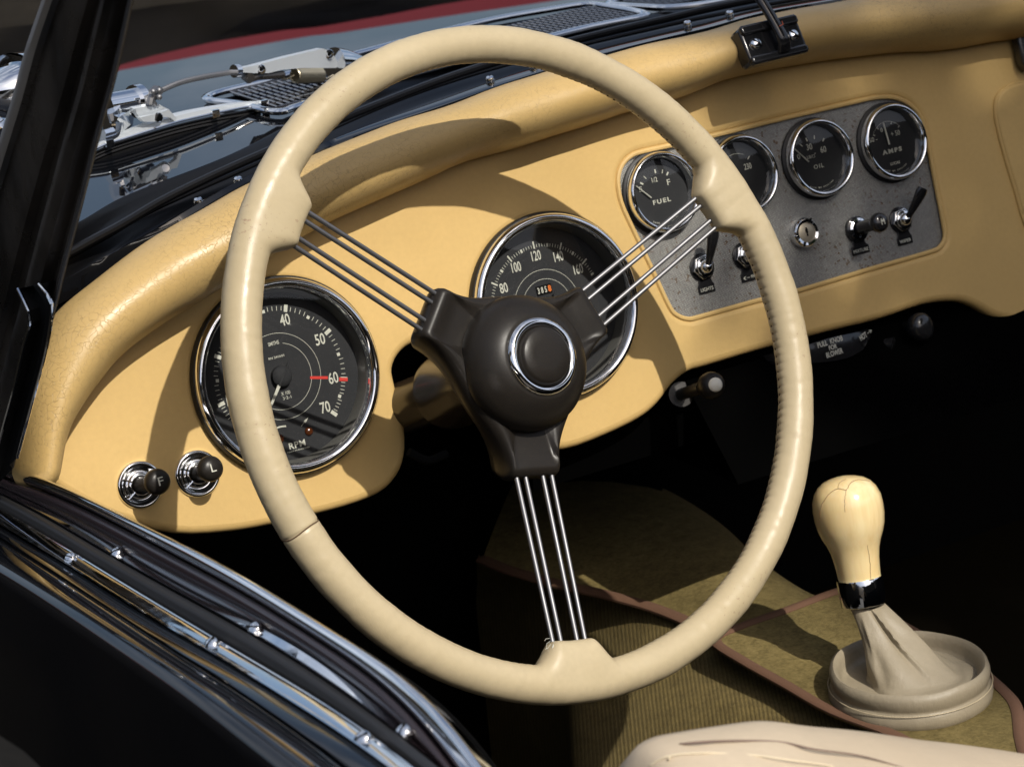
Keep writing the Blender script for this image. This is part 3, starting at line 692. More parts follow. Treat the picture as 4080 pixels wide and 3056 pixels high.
# hub: three lugs blended into a boss
HZ = -.030
def smin(a, b, k): h = max(k-abs(a-b), 0)/k; return min(a, b) - h*h*k*.25
def hub_sdf(x, y):
    d = math.hypot(x, y) - .0440
    for lh in (15.5, 135.8, 256.3):
        c, sn = cos(radians(lh)), sin(radians(lh)); u = x*c + y*sn; v = abs(-x*sn + y*c)
        qx = abs(u-.036)-.0335; qy = v-.0145; a = math.hypot(max(qx, 0), max(qy, 0)) + min(max(qx, qy), 0) - .0040
        d = smin(d, a, .030)
    return d
def hub_r(a):
    lo, hi = .02, .09; ca, sa = cos(radians(a)), sin(radians(a))
    for _ in range(22):
        m = (lo+hi)/2
        if hub_sdf(m*ca, m*sa) < 0: lo = m
        else: hi = m
    return lo
sm = [hub_r(i/2) for i in range(720)]
prof = [(.0, -.022, .60), (.0080, -.0170, 1), (.0035, -.0100, 1), (.0012, -.0050, 1), (0, .0, 1), (.0004, .0060, 1), (.0018, .0098, 1), (.0042, .0118, 1), (.0075, .0122, 1), (.0125, .0112, 1), (.02, .0095, 1), (.035, .0085, 1), (.04, .0085, .3), (.04, .0085, .001)]
rows = []
for ins, z, q in prof:
    row = []
    for i in range(720):
        a = radians(i/2); rr = max(.004, sm[i]-ins)*q
        dish = -.0016*max(0, min(1, (sm[i]-ins-.045)/.015))*(ins > .01)
        row.append(WC + (wex*cos(a) + wey*sin(a))*rr + WN*(HZ + z + dish))
    rows.append(row)
g = Geo(); g.grid(rows, closed=True); hub = build('hub', g, BAKE, wheel, 60)
g = Geo(); dome = [(.0420, -.0235), (.0436, -.0215), (.0445, -.0180), (.0443, -.0140), (.0432, -.0095), (.0405, -.0045), (.0365, .0000), (.0320, .0035), (.0280, .0055), (.0262, .0060), (.0245, .0058)]
g.lathe(dome, WF @ Matrix.Translation((0, 0, -.002)), 96); build('horn_dome', g, BAKE, wheel, 60)
g = Geo(); g.lathe([(.0252, .0025), (.0256, .0042), (.0245, .0064), (.0222, .0076), (.0200, .0070), (.0186, .0040)], WF, 96, cap=False); build('horn_ring', g, CHROME, wheel, 60)
g = Geo(); g.lathe([(.0186, .002), (.0186, .0068), (.0178, .0092), (.0162, .0103), (.009, .0108), (1e-6, .0109)], WF, 72, cap=False); build('horn_button', g, BAKE, wheel, 50)
# column
g = Geo(); ax0 = WC - WN*.035; g.lathe([(.0355, .040-.045), (.036, -.03), (.034, -.040), (.031, -.045), (.0265, -.050), (.0265, -.110), (.0255, -.118), (.0180, -.120), (.0180, -.30)], WF, 64); 
col_ = thing('steering_column', 'black steering column passing through the arch in the dashboard', 'steering column', frame(WC - WN*.12, WN)); build('shroud', g, mat('brown_black_enamel', (.035, .024, .014), .2, spec=.6), col_, 50)
g = Geo(); q = WC-WN*.150; g.tube(cat([q - wex*.024 - wey*.030, q - wex*.012 - wey*.040, q + wex*.004 - wey*.040], 4), .003, 10); build('clamp', g, MATTE, col_)

# ================================================================== MIRROR BRACKET ON THE ROLL
cc = toD(onW((1655, 92), .046)); cl, cr_ = toD(onW(C_((405, 310))[0], .046)), toD(onW(C_((770, 225))[0], .046))
rz = math.atan2(cr_.y-cl.y, cr_.x-cl.x); F = dframe(cc.x, cc.y, .052, rz) @ Matrix.Rotation(radians(-14), 4, 'X')
th = thing('mirror_bracket', 'black mirror foot held by two screws on the padded roll', 'mirror bracket', F)
wd = (cr_-cl).length
g = Geo(); g.box((0, -.0005, -.003), (wd, .028, .014), F, b=.0022); g.box((0, .0105, .0042), (wd*.97, .0075, .005), F, b=.0018); g.box((0, -.0125, .0030), (wd*.97, .0065, .006), F, b=.0018); build('foot', g, PLASTIC, th)
g = Geo(); pts = [F @ Vector(p) for p in ((.0035, -.011, .006), (.003, -.004, .011), (.001, .010, .011), (-.002, .035, .008), (-.006, .09, -.004))]
g.tube(cat(pts, 5), lambda q: (.0030, .0060-.0018*min(1, q*2)), 16, up=F.to_3x3() @ Vector((0, 0, 1))); build('stem', g, PLASTIC, th)
for x in (-.0165, .0170):
    K = F @ Matrix.Translation((x, -.0010, .0042)); g = Geo(); g.lathe([(.0046, 0), (.0043, .0016), (.0030, .0028), (1e-6, .0034)], K, 32); s_ = build('screw', g, CHROME, th, 60)
    g = Geo(); g.box((0, 0, .0030), (.0090, .0008, .0010), K @ Matrix.Rotation(radians(-50), 4, 'Z')); build('slot', g, MATTE, s_)
g = Geo(); g.box((.002, -.0115, .0063), (.0022, .0012, .0003), F); g.tube([F @ Vector((.0010, .0050, .0146)), F @ Vector((.0050, .0058, .0142)), F @ Vector((.0058, .0085, .0135))], .00035, 5); build('paint_chip', g, mat('red_lead', (.5, .09, .03), .6), th)

# ================================================================== COWL, BONNET, WINDSCREEN
ZB = .115
seam = [(-60, 600), (40, 540), (100, 515), (179, 477), (275, 423), (481, 343), (618, 275), (760, 205), (900, 155), (1060, 110), (1213, 72), (1323, 48), (1463, 20), (1620, -12), (1900, -60), (2300, -120)]
seam3 = resample(cat([onZ(p, ZB) for p in seam], 5), 120)
body = thing('sports_car', 'glossy black open sports car whose bonnet, pillar and door frame the cockpit', 'car', Matrix.Translation(OFF + Vector((.3, .5, ZB))))
def bonnet_h(x, y):     # gentle crown, falling to the nearside and to the nose
    return -.16*max(0, .30-x)**2 - .036*max(0, y-.25)**2 - .02*(x-.42)**2
rows = []
for k in range(61):
    t_ = (k/60)**1.3; row = []
    for p in seam3:
        q = p + Vector((-.05*t_, 1.5*t_, 0)); z = bonnet_h(q.x, q.y) - bonnet_h(p.x, p.y)
        row.append(q + Vector((0, 0, z)))
    rows.append(row)
g = Geo(); g.grid(rows); build('bonnet', g, PAINT, body, 60)
# left wing (outside the pillar)
# trough between the bonnet and the dashboard: ribbed rubber seal
ro = [(30, 700), (100, 640), (175, 600), (240, 560), (330, 512), (410, 462), (515, 402), (620, 352), (800, 280), (950, 228), (1120, 168), (1310, 112), (1420, 84), (1530, 58), (1650, 26), (1830, -5), (2000, -30), (2330, -80)]
ro3 = resample(cat([onW(p, -.022) for p in ro], 5), 120)
def between(f, dz): return [a.lerp(b, f) + Vector((0, 0, dz)) for a, b in zip(ro3, seam3)]
g = Geo(); rws = []
for k in range(41):
    f = k/40; dz = -.020*sin(pi*min(1, f*1.02)) + .0025*cos(f*2*pi*5)
    rws.append(between(f, dz-.002))
g.grid(rws); build('scuttle_seal', g, SEALM, body, 60)
g = Geo(); g.grid([between(-.06, -.012), between(-.03, .000), between(.02, .0025), between(.07, .0015), between(.085, -.002), between(.10, -.012)]); build('scuttle_lip', g, PAINT, body, 30)
g = Geo(); lipmid = between(.42, .004); g.tube(lipmid, (.0032), 10); g.tube(between(.64, -.006), .0020, 8); build('screen_channel', g, SEALM, body)
for p in ((431, 443), (517, 398), (1060, 180), (1153, 151), (1486, 60), (1577, 38)):
    q = onW((p[0], p[1]+4), -.03); K = frame(q, Vector((-.15, -.2, 1))); g = Geo(); g.lathe([(.0013, -.012), (.0013, .001), (.0030, .002), (.0034, .0042), (.0026, .0062), (1e-6, .0070)], K, 20)
    build('hood_stud', g, CHROME, body)
# vents
def bz(p, dz=0.):
    q = onZ(p, ZB)
    for _ in range(3): 
        j = min(seam3, key=lambda s_: abs(s_.x-q.x)); q = onZ(p, ZB + bonnet_h(q.x, q.y)-bonnet_h(j.x, j.y)+dz)
    return q
def vent(label, fr, tl, tr, br, bl, nx, ny):
    P = cat([bz(p, .004) for p in fr], 6, True)
    g = Geo(); g.tube(P, (.0028, .0042), 10, closed=True, up=Vector((0, 0, 1))); th = build('cowl_vent', g, CHROME, body)
    a, b, c_, d = (bz(p, .003) for p in (tl, tr, br, bl)); g = Geo()
    def P2(s_, t_): return a.lerp(b, s_).lerp(d.lerp(c_, s_), t_)
    for i in range(nx+1): g.tube([P2(i/nx, 0), P2(i/nx, 1)], (.0010, .0016), 6, up=Vector((0, 0, 1)))
    for j in range(ny+1): g.tube([P2(0, j/ny), P2(1, j/ny)], (.0011, .0016), 6, up=Vector((0, 0, 1)))
    build('mesh', g, mat('black_mesh_paint', (.03, .03, .032), .15, coat=1., ior=1.7) if 'black_mesh_paint' not in bpy.data.materials else bpy.data.materials['black_mesh_paint'], th)
    g = Geo(); g.add([P+Vector((0, 0, -.002)) for P in (a, b, c_, d)], [(0, 1, 2, 3)]); build('dark_backing', g, MATTE, th)  # flat black sheet stands in for the dark below the mesh
vent('long chrome framed mesh vent in front of the windscreen', [(450, 216), (468, 202), (584, 173), (746, 124), (1031, 51), (1200, 20), (1268, 10), (1310, 14), (1390, 29), (1380, 38), (1300, 54), (1220, 72), (1000, 130), (670, 222), (600, 242), (520, 226)],
     (500, 200), (1270, 16), (1370, 32), (600, 232), 60, 6)
vent('second chrome framed mesh vent at the top edge of the picture', [(1318, 5), (1500, -28), (1700, -60), (1800, -50), (1560, 2), (1460, 16), (1400, 16)], (1345, 3), (1690, -55), (1760, -46), (1440, 12), 26, 5)

# windscreen glass and pillar
pr_ = [(310, -60), (295, 0), (258, 165), (220, 302), (185, 440), (151, 569), (130, 655), (113, 714), (86, 817), (34, 1009)]
pl_ = [(150, -60), (130, 0), (93, 103), (62, 213), (14, 361), (-20, 470), (-52, 590), (-75, 680), (-110, 800), (-165, 1000)]
PR_ = resample(cat([onX(p, -.2) for p in pr_], 5), 50); PL_ = resample(cat([onX(p, -.2) for p in pl_], 5), 50)
nx_ = Vector((-1, -.35, .1)).normalized()
prof = [(0, -.004), (.0, .006), (.03, .010), (.09, .010), (.12, .006), (.2, .006), (.45, .0075), (.52, .0065), (.545, .001), (.60, .000), (.66, .002), (.70, .007), (.78, .0085), (.84, .006), (.87, -.001), (.93, -.001), (.955, .003), (.985, .0045), (1, .003), (1.0, .0015)]
def pp(f, h): return [l.lerp(r, f) + nx_*h for l, r in zip(PL_, PR_)]
g = Geo(); g.grid([pp(f, h) for f, h in prof]); pil = build('windscreen_pillar', g, STREAKED, body, 40)
g = Geo(); g.grid([pp(f, h) for f, h in ((-.03, -.004), (-.03, .007), (-.015, .0105), (.02, .0125), (.07, .0125), (.10, .0095))]); build('bright_edge', g, mat('worn_edge_metal', (.42, .40, .37), .5, .15), pil, 60)
g = Geo(); g.tube(pp(1.0, .0035), .0010, 8); build('edge_strip', g, STEEL, pil)
# channel end at the foot of the pillar
cl_ = [onX(p, -.215) for p in ((39, 624), (65, 686), (50, 750), (31, 834), (0, 947), (-30, 1060))]; crr = [onX(p, -.212) for p in ((84, 615), (108, 645), (112, 682), (98, 765), (70, 868), (38, 988))]
CL = resample(cat(cl_, 5), 30); CR2 = resample(cat(crr, 5), 30)
g = Geo(); g.grid([CL, [a.lerp(b, .12)-nx_*.006 for a, b in zip(CL, CR2)], [a.lerp(b, .6)-nx_*.006 for a, b in zip(CL, CR2)], [a.lerp(b, .8)+nx_*.001 for a, b in zip(CL, CR2)], CR2]); 
g.add([CL[0], CR2[0], CR2[0]-nx_*.02, CL[0]-nx_*.02], [(0, 1, 2, 3)]); build('glass_channel', g, MATTE, pil)
g = Geo(); g.tube(CL, .0011, 8); g.tube(CR2, .0010, 8); build('channel_trim', g, CHROME, pil)
def proj2(X):
    r = M3.transposed() @ (X-OFF-CW); c = CR @ r; return Vector(((FP*c.x/c.z+2040)/S, (FP*c.y/c.z+1528)/S))
# ------------------------------------------------------------------ wiper
def az(x, y, dz=.02): return bz(A_((x, y))[0], dz)
wip = thing('windscreen_wiper', 'chrome windscreen wiper lying parked on the black scuttle', 'wiper', Matrix.Translation(az(2140, 420, .01)))
def plate3(pts, th_, g, up=Vector((0, 0, 1))):
    P = [p for p in pts]; n = len(P); nrm = (P[1]-P[0]).cross(P[-1]-P[0]).normalized()
    if nrm.dot(CW+OFF-P[0]) < 0: nrm = -nrm
    g.add(P + [p-nrm*th_ for p in P], [tuple(range(n)), tuple(range(2*n-1, n-1, -1))] + [(i, (i+1) % n, (i+1) % n+n, i+n) for i in range(n)]); return nrm
# steep plane through the wiper for pieces standing on edge
def wy(x, y, yo=0.): 
    a = az(700, 860, .012); b = az(2130, 430, .012); n = (b-a).cross(Vector((0, 0, 1))).normalized()
    if n.y > 0: n = -n
    r = ray(A_((x, y))[0]); k = ((a + n*yo - OFF - CW).dot(n))/r.dot(n); return CW + r*k + OFF
g = Geo(); plate3([wy(*p, .004) for p in ((1482, 436), (1590, 418), (1800, 362), (2030, 308), (2085, 325), (2135, 415), (2110, 430), (1900, 430), (1780, 440), (1690, 462), (1600, 462), (1520, 458), (1484, 462))], .007, g); build('arm_cover', g, ALU, wip)
g = Geo(); g.tube(cat([wy(1490, 450), wy(1250, 492), wy(1120, 525), wy(1010, 572)], 5), .0022, 10); build('arm_rod', g, STEEL, wip)
g = Geo(); g.tube([wy(1470, 450, .004), wy(1500, 448, .004)], .0052, 14); build('crimp', g, CHROME, wip)
for x, y in ((2068, 342), (1640, 438)):
    g = Geo(); p = wy(x, y, .0045); K = frame(p, (CW+OFF-p)); g.lathe([(.0040, 0), (.0036, .0012), (.0020, .0013), (.0018, .0004)], K, 20); build('rivet', g, CHROME, wip)
g = Geo(); N_ = 17; a = wy(1850, 478, .001); b = wy(2018, 474, .001); tt = (b-a); u1 = tt.normalized().orthogonal(); u2 = tt.normalized().cross(u1)
g.tube([a + tt*(i/(N_*10)) + (u1*cos(i*2*pi/10)+u2*sin(i*2*pi/10))*.0046 for i in range(N_*10+1)], .00075, 6); g.tube([a, wy(1800, 500), wy(1745, 488), wy(1775, 455)], .0009, 6); g.tube([b, wy(2050, 500), wy(2095, 475)], .0009, 6); build('spring', g, mat('dull_spring_steel', (.40, .36, .27), .35, 1.), wip)
g = Geo(); g.tube([wy(1570, 500), wy(1620, 482), wy(1700, 478), wy(1780, 470)], .0030, 8); g.tube([wy(1540, 470), wy(1575, 498)], .0045, 8); build('lower_link', g, SATIN, wip)
g = Geo(); g.tube(cat([wy(2100, 400), wy(2160, 402), wy(2230, 415), wy(2310, 440)], 4), lambda q: .013-.004*q, 16); build('pivot', g, CHROME, wip)
g = Geo(); plate3([wy(*p, .004) for p in ((955, 585), (1000, 542), (1028, 562), (1022, 590), (990, 628), (960, 640))], .006, g)
for x, y in ((962, 578), (1000, 570), (1000, 612)): g.ball(wy(x, y, .008), .0024)
g.tube([wy(960, 600, .004), wy(945, 625, .004), wy(940, 660, .004)], .0030, 8); g.tube([wy(950, 625, .004), wy(975, 660, .004)], .0020, 8); build('hook', g, STEEL, wip)
g = Geo(); plate3([wy(*p, .010) for p in ((878, 742), (1005, 712), (1062, 690), (1112, 748), (1098, 766), (1072, 742), (1030, 738), (1010, 766), (905, 768))], .004, g)
plate3([wy(*p, .003) for p in ((852, 686), (1000, 656), (1025, 672), (1062, 690), (1005, 712), (878, 742), (858, 712))], .004, g); build('blade_clip', g, ALU, wip)
g = Geo(); p = wy(995, 740, .0108); g.lathe([(.0036, 0), (.0032, .0010), (.0015, .0011)], frame(p, CW+OFF-p), 20); build('clip_rivet', g, CHROME, wip)
g = Geo(); topc = [wy(*p, .002) for p in ((500, 960), (640, 888), (760, 838), (900, 782), (1110, 712), (1350, 665), (1550, 640), (1680, 636))]; botc = [wy(*p, .006) for p in ((500, 985), (645, 912), (770, 872), (920, 826), (1120, 768), (1350, 712), (1550, 668), (1690, 646))]
TT = resample(cat(topc, 5), 50); BB = resample(cat(botc, 5), 50); g.grid([[p+Vector((0, .006, -.001)) for p in TT], TT, [a.lerp(b, .5)+Vector((0, -.0015, .0015)) for a, b in zip(TT, BB)], BB]); build('blade_spine', g, ALU, wip)
g = Geo()
rws = []
for dy, o_ in ((6, .0045), (12, .0075), (20, .0075), (24, .0045), (28, .0072), (38, .0075), (43, .0045), (48, .0072), (60, .0075), (66, .0045), (72, .0070), (92, .0060), (98, .0040), (99, .0)):
    rws.append(resample(cat([wy(x, y+dy*(1 if x < 1600 else .8)+(6 if x < 700 else 0), o_) for x, y in ((480, 1000), (645, 918), (770, 878), (920, 832), (1120, 774), (1350, 722), (1560, 684), (1700, 655), (1740, 640))], 5), 60))
g.grid(rws)
build('rubber_blade', g, RUBBER, wip)
g = Geo(); g.tube(cat([wy(x, y+9, .010) for x, y in ((480, 990), (645, 908), (770, 868), (920, 820), (1120, 758), (1350, 705), (1560, 664), (1690, 644))], 5), .0010, 6)
for x, y in ((690, 905), (1355, 716), (1660, 655)): q = wy(x, y, .011); g.box((0, 0, 0), (.0060, .0030, .0060), Matrix.Translation(q))
build('tension_strip', g, CHROME, wip)

# chrome clamp and mirror housing outside the pillar
th = thing('chrome_clamp', 'folded chrome clamp standing beside the wiper blade next to the pillar', 'clamp', Matrix.Translation(az(800, 800, 0)))
g = Geo(); g.tube([wy(660, 675, -.01), wy(850, 640, -.01)], .010, 24); g.tube([wy(845, 641, -.01), wy(885, 633, -.01)], .0125, 24); build('barrel', g, CHROME, th)
g = Geo(); q = [wy(*p, -.005) for p in ((640, 690), (850, 675), (835, 790), (770, 840), (700, 830), (650, 870))]; ctr = wy(745, 740, .012)
for a, b in zip(q, q[1:]+q[:1]): g.add([a, b, ctr], [(0, 1, 2)])
m_ = [wy(*p, .002) for p in ((715, 690), (735, 770), (720, 850), (640, 880))]; g.tube(cat(m_, 4), (.009, .004), 10); build('folded_plate', g, CHROME, th, 20)
th = thing('wing_mirror', 'bullet shaped chrome mirror housing left of the windscreen pillar', 'mirror', Matrix.Translation(az(60, 600, 0)))
g = Geo(); a = wy(-160, 610, .06); b = wy(230, 560, .06); K = frame(a, (b-a)); L_ = (b-a).length; g.lathe([(1e-6, 0), (.014, .01), (.026, .03), (.033, .06), (.034, L_*.6), (.028, L_*.85), (.02, L_)], K, 40, cap=False, sx=1, sy=.75); build('housing', g, CHROME, th, 60)
g = Geo(); g.tube(cat([wy(-300, 900, .03), wy(-60, 800, .03), wy(60, 690, .03), wy(160, 700, .04)], 5), .012, 16); build('arm', g, CHROME, th)

# ================================================================== DOOR
def line(pts, X, n=90):
    P = resample(cat([onX(p, X) for p in pts], 5), n)
    for _ in range(60):
        P = [P[0]] + [P[i]*.5 + (P[i-1]+P[i+1])*.25 for i in range(1, n-1)] + [P[-1]]
    return P
La = line([(-60, 985), (5, 1012), (80, 1026), (151, 1057), (258, 1109), (404, 1180), (518, 1238), (632, 1308), (759, 1388), (808, 1416), (912, 1475), (981, 1527), (1026, 1585), (1064, 1657), (1100, 1740)], -.188)
Lb = line([(-80, 1000), (0, 1032), (70, 1050), (140, 1077), (250, 1130), (390, 1207), (505, 1266), (620, 1338), (745, 1418), (850, 1484), (920, 1540), (970, 1600), (1003, 1657), (1040, 1740)], -.193)
Lc = line([(-80, 1010), (0, 1052), (75, 1085), (149, 1121), (276, 1198), (415, 1281), (574, 1352), (657, 1400), (759, 1468), (808, 1514), (912, 1592), (960, 1640), (1030, 1740)], -.198)
Ld = line([(-80, 1022), (0, 1066), (70, 1098), (120, 1126), (249, 1203), (405, 1290), (560, 1373), (691, 1455), (760, 1503), (880, 1592), (965, 1660), (1050, 1740)], -.203)
Le = line([(-80, 1052), (0, 1098), (120, 1168), (242, 1243), (466, 1378), (620, 1468), (759, 1551), (900, 1657), (1000, 1740)], -.215)
Lf = line([(-80, 1088), (0, 1133), (149, 1222), (311, 1326), (446, 1402), (587, 1488), (759, 1596), (850, 1660), (950, 1740)], -.225)
Lg = line([(-80, 1112), (0, 1160), (150, 1256), (294, 1350), (400, 1418), (518, 1492), (726, 1637), (850, 1740)], -.238)
Lh = line([(-80, 1160), (0, 1212), (100, 1274), (207, 1340), (415, 1475), (530, 1560), (656, 1657), (760, 1740)], -.258)
Li = line([(-80, 1200), (0, 1260), (100, 1325), (207, 1395), (400, 1535), (550, 1657), (640, 1740)], -.272)
def strip(A, B, prof): return [[a.lerp(b, f) + n_*h for a, b in zip(A, B)] for f, h in prof]
n_ = Vector((-.55, -.25, .8)).normalized()
g = Geo(); rws = strip(Lf, Lg, [(-.1, -.005), (0, -.0020), (.2, -.0016), (.8, -.0012), (.94, -.0018), (1, -.004)]) + strip(Lg, Lh, [(.07, -.0030), (.14, .0000), (.4, .0012), (.75, .0018), (1, .0010)]) + strip(Lh, Li, [(.35, -.0010), (.7, -.0045), (1, -.0100)])
for k in range(1, 12): rws.append([p + n_*-.010 + Vector((-.010*k*(1-.04*k)/1.4, 0, -.05*k)) for p in Li])
g.grid(rws); door = build('door', g, PAINT, body, 60)
g = Geo(); arcp = [(k/14, .0055*max(0, 1-abs(2*k/14-1)**3.2)**.6) for k in range(15)]
g.grid([[p + Vector((.012, 0, -.014)) for p in La]] + strip(La, Lb, arcp)); build('top_rail', g, CHROME, door, 80)
g = Geo(); g.grid(strip(Lb, Lc, [(0, -.003), (.06, .0002), (.2, .0022), (.4, .0034), (.6, .0034), (.8, .0022), (.94, .0002), (1, -.003)])); build('padded_bead', g, mat('plum_black_vinyl', (.020, .014, .017), .22, spec=.6), door, 80)
g = Geo(); g.grid(strip(Lc, Ld, [(0, -.002), (.15, -.0005), (.85, .0), (1, .0022), (1.06, .0026), (1.14, .0005), (1.16, -.003)])); build('capping', g, CHROME, door, 30)
g = Geo(); g.grid(strip(Ld, Le, [(.08, -.001), (.2, .0035), (.45, .006), (.7, .0045), (.9, .000), (1, -.004)])); build('draught_strip', g, RUBBER, door, 80)
g = Geo(); g.grid(strip(Le, Lf, [(-.02, -.004), (0, .001), (.06, .0018), (.12, .0005), (.5, .0009), (.84, .0002), (.9, .0014), (1, .0012), (1.03, -.003)])); build('capping', g, CHROME, door, 30)
g = Geo(); g.grid([[p + Vector((.010, 0, -.010)) for p in La], [p + Vector((.016, 0, -.04)) for p in La], [p + Vector((.012, 0, -.45)) for p in La]]); build('inner_trim', g, MATTE, door)
def near(L1, L2, p, f=.5):
    best = min(range(len(L1)), key=lambda i: (proj2(L1[i].lerp(L2[i], f))-Vector(p)).length); return L1[best].lerp(L2[best], f), (L1[min(best+1, 89)]-L1[best-1]).normalized()
def proj2(X):
    r = M3.transposed() @ (X-OFF-CW); c = CR @ r; return Vector(((FP*c.x/c.z+2040)/S, (FP*c.y/c.z+1528)/S))
for A1, B1, pts, f in ((Lc, Ld, ((260, 1181), (560, 1355), (895, 1572)), .55), (Le, Lf, ((157, 1209), (457, 1390), (792, 1593)), .5)):
    for p in pts:
        q, tdir = near(A1, B1, p, f); K = frame(q + n_*.0008, n_, tdir); g = Geo(); g.lathe([(.0036, -.002), (.0037, .0006), (.0030, .0017), (.0016, .0023), (1e-6, .0025)], K, 28); nf = len(g.f); g.box((0, 0, .0022), (.0066, .0006, .0009), K @ Matrix.Rotation(random.uniform(0, 3), 4, 'Z')); s_ = build('screw', g, CHROME, door, 60); s_.data.materials.append(MATTE)
        for f_ in s_.data.polygons[nf:]: f_.material_index = 1

# ================================================================== FOOTWELL
ZT = -.285
bind = [(1040, 1212), (1100, 1236), (1200, 1265), (1300, 1287), (1400, 1314), (1480, 1345), (1540, 1378), (1600, 1425), (1700, 1484), (1800, 1540), (1950, 1594), (2060, 1665), (2150, 1760)]
rgt = [(1180, 930), (1330, 1003), (1450, 1050), (1560, 1120), (1640, 1195), (1740, 1262), (1830, 1296), (1900, 1330), (2010, 1388), (2100, 1440), (2165, 1480), (2210, 1530), (2225, 1600), (2240, 1760)]
BL = resample(cat([onZ(p, ZT) for p in bind], 5), 100); BR = resample(cat([onZ(p, ZT) for p in rgt], 5), 100)
tun = thing('transmission_tunnel', 'carpeted transmission tunnel in olive pile with brown bound edges', 'tunnel', Matrix.Translation(BL[70]))
g = Geo(); rws = []
for k in range(11): f = k/10; rws.append([a.lerp(b, f) + Vector((0, 0, .012*sin(pi*f) - (.03*max(0, f-.8)**2*25*.2))) for a, b in zip(BL, BR)])
rws += [[p + Vector((.03, 0, -.05)) for p in BR], [p + Vector((.05, 0, -.3)) for p in BR]]
g.grid(rws); build('top_carpet', g, PILE, tun, 60)
TL = resample(cat([onZ(p, ZT-.065) for p in [(1030, 1240), (1085, 1275), (1140, 1325), (1195, 1390), (1222, 1450), (1234, 1520), (1240, 1600), (1243, 1680), (1245, 1800)]], 5), 100)
g = Geo(); rws = []
for f, h in ((-.02, .002), (.03, -.003), (.2, .006), (.4, .011), (.6, .011), (.8, .007), (.92, .002), (1, -.006)):
    rws.append([a.lerp(b, f) + Vector((0, 0, h)) + Vector((0, 0, .0025*noise.noise(a*12+Vector((f*3, 0, 0))))) for a, b in zip(BL, TL)])
rws += [[p + Vector((-.004, 0, -.03)) for p in TL], [p + Vector((-.002, 0, -.3)) for p in TL]]
g.grid(rws); build('side_carpet', g, RIB, tun, 60)
g = Geo(); g.tube([p+Vector((0, 0, .002)) for p in BL], (.003, .0062), 10, up=Vector((0, 0, 1))); build('edge_binding', g, BIND, tun)
# separate fitted mat under the gear lever
mp = [(1545, 1384), (1590, 1357), (1700, 1318), (1812, 1277), (1835, 1286), (1900, 1322), (2010, 1384), (2100, 1436), (2168, 1492), (2196, 1530), (2204, 1590), (2215, 1680), (2120, 1700), (2040, 1655), (1940, 1590), (1800, 1536), (1700, 1480), (1600, 1424)]
MP = cat([onZ(p, ZT+.014) for p in mp], 4, True)
cen_ = sum(MP, Vector())/len(MP); mt = thing('tunnel_mat', 'olive carpet mat with brown bound edge under the gear lever boot', 'mat', Matrix.Translation(cen_))
g = Geo(); g.prism([(p.x-cen_.x, p.y-cen_.y) for p in MP], -.006, .0, Matrix.Translation(cen_), bev=.002); build('pile', g, PILE, mt)
g = Geo(); g.tube(MP, (.0024, .0046), 10, closed=True, up=Vector((0, 0, 1))); build('edge_binding', g, BIND, mt)
# dark oval opening on the front of the tunnel
g = Geo(); c = onZ((1318, 1045), ZT+.005); g.lathe([(1e-6, .002), (.04, .002), (.044, 0)], frame(c, Vector((0, -.2, 1))), 40, sy=1.2); build('rubber_cover', g, MATTE, tun)
hb = thing('shade_box', 'added black box below the dashboard that shades the tunnel carpet', 'light blocker', Matrix.Translation(OFF + Vector((.5, .02, -.14))))  # box added only to cast shade on the tunnel carpet
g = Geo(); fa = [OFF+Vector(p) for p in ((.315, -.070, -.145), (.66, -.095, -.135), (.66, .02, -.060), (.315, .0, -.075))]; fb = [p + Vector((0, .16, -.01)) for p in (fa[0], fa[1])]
g.add(fa + [OFF+Vector((.66, .18, -.15)), OFF+Vector((.315, .18, -.16))], [(0, 1, 2, 3), (0, 5, 4, 1)]); g.box((.255, .075, GZ-.118), (.15, .16, .030)); build('shade_panels', g, mat('blocker_black', (.0012, .0012, .0012), 1., spec=0.), hb)
# floor pan, bulkhead, far side
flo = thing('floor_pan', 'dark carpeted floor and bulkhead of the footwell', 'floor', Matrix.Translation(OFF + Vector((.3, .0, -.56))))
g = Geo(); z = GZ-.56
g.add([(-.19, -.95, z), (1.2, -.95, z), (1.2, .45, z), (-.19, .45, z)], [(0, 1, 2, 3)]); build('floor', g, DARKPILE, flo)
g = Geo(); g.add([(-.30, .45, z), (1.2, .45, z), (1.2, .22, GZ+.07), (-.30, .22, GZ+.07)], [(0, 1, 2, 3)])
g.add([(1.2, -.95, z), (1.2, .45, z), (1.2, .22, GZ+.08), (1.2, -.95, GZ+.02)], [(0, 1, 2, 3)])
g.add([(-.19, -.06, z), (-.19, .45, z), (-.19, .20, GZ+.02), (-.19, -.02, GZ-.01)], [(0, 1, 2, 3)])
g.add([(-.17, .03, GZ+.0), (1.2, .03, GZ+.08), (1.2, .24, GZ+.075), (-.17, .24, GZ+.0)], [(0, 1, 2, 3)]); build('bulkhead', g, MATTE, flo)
g = Geo(); g.add([(-.19, -.95, z), (1.2, -.95, z), (1.2, -.95, GZ-.1), (-.19, -.95, GZ-.1)], [(0, 1, 2, 3)]); build('rear_panel', g, MATTE, flo)

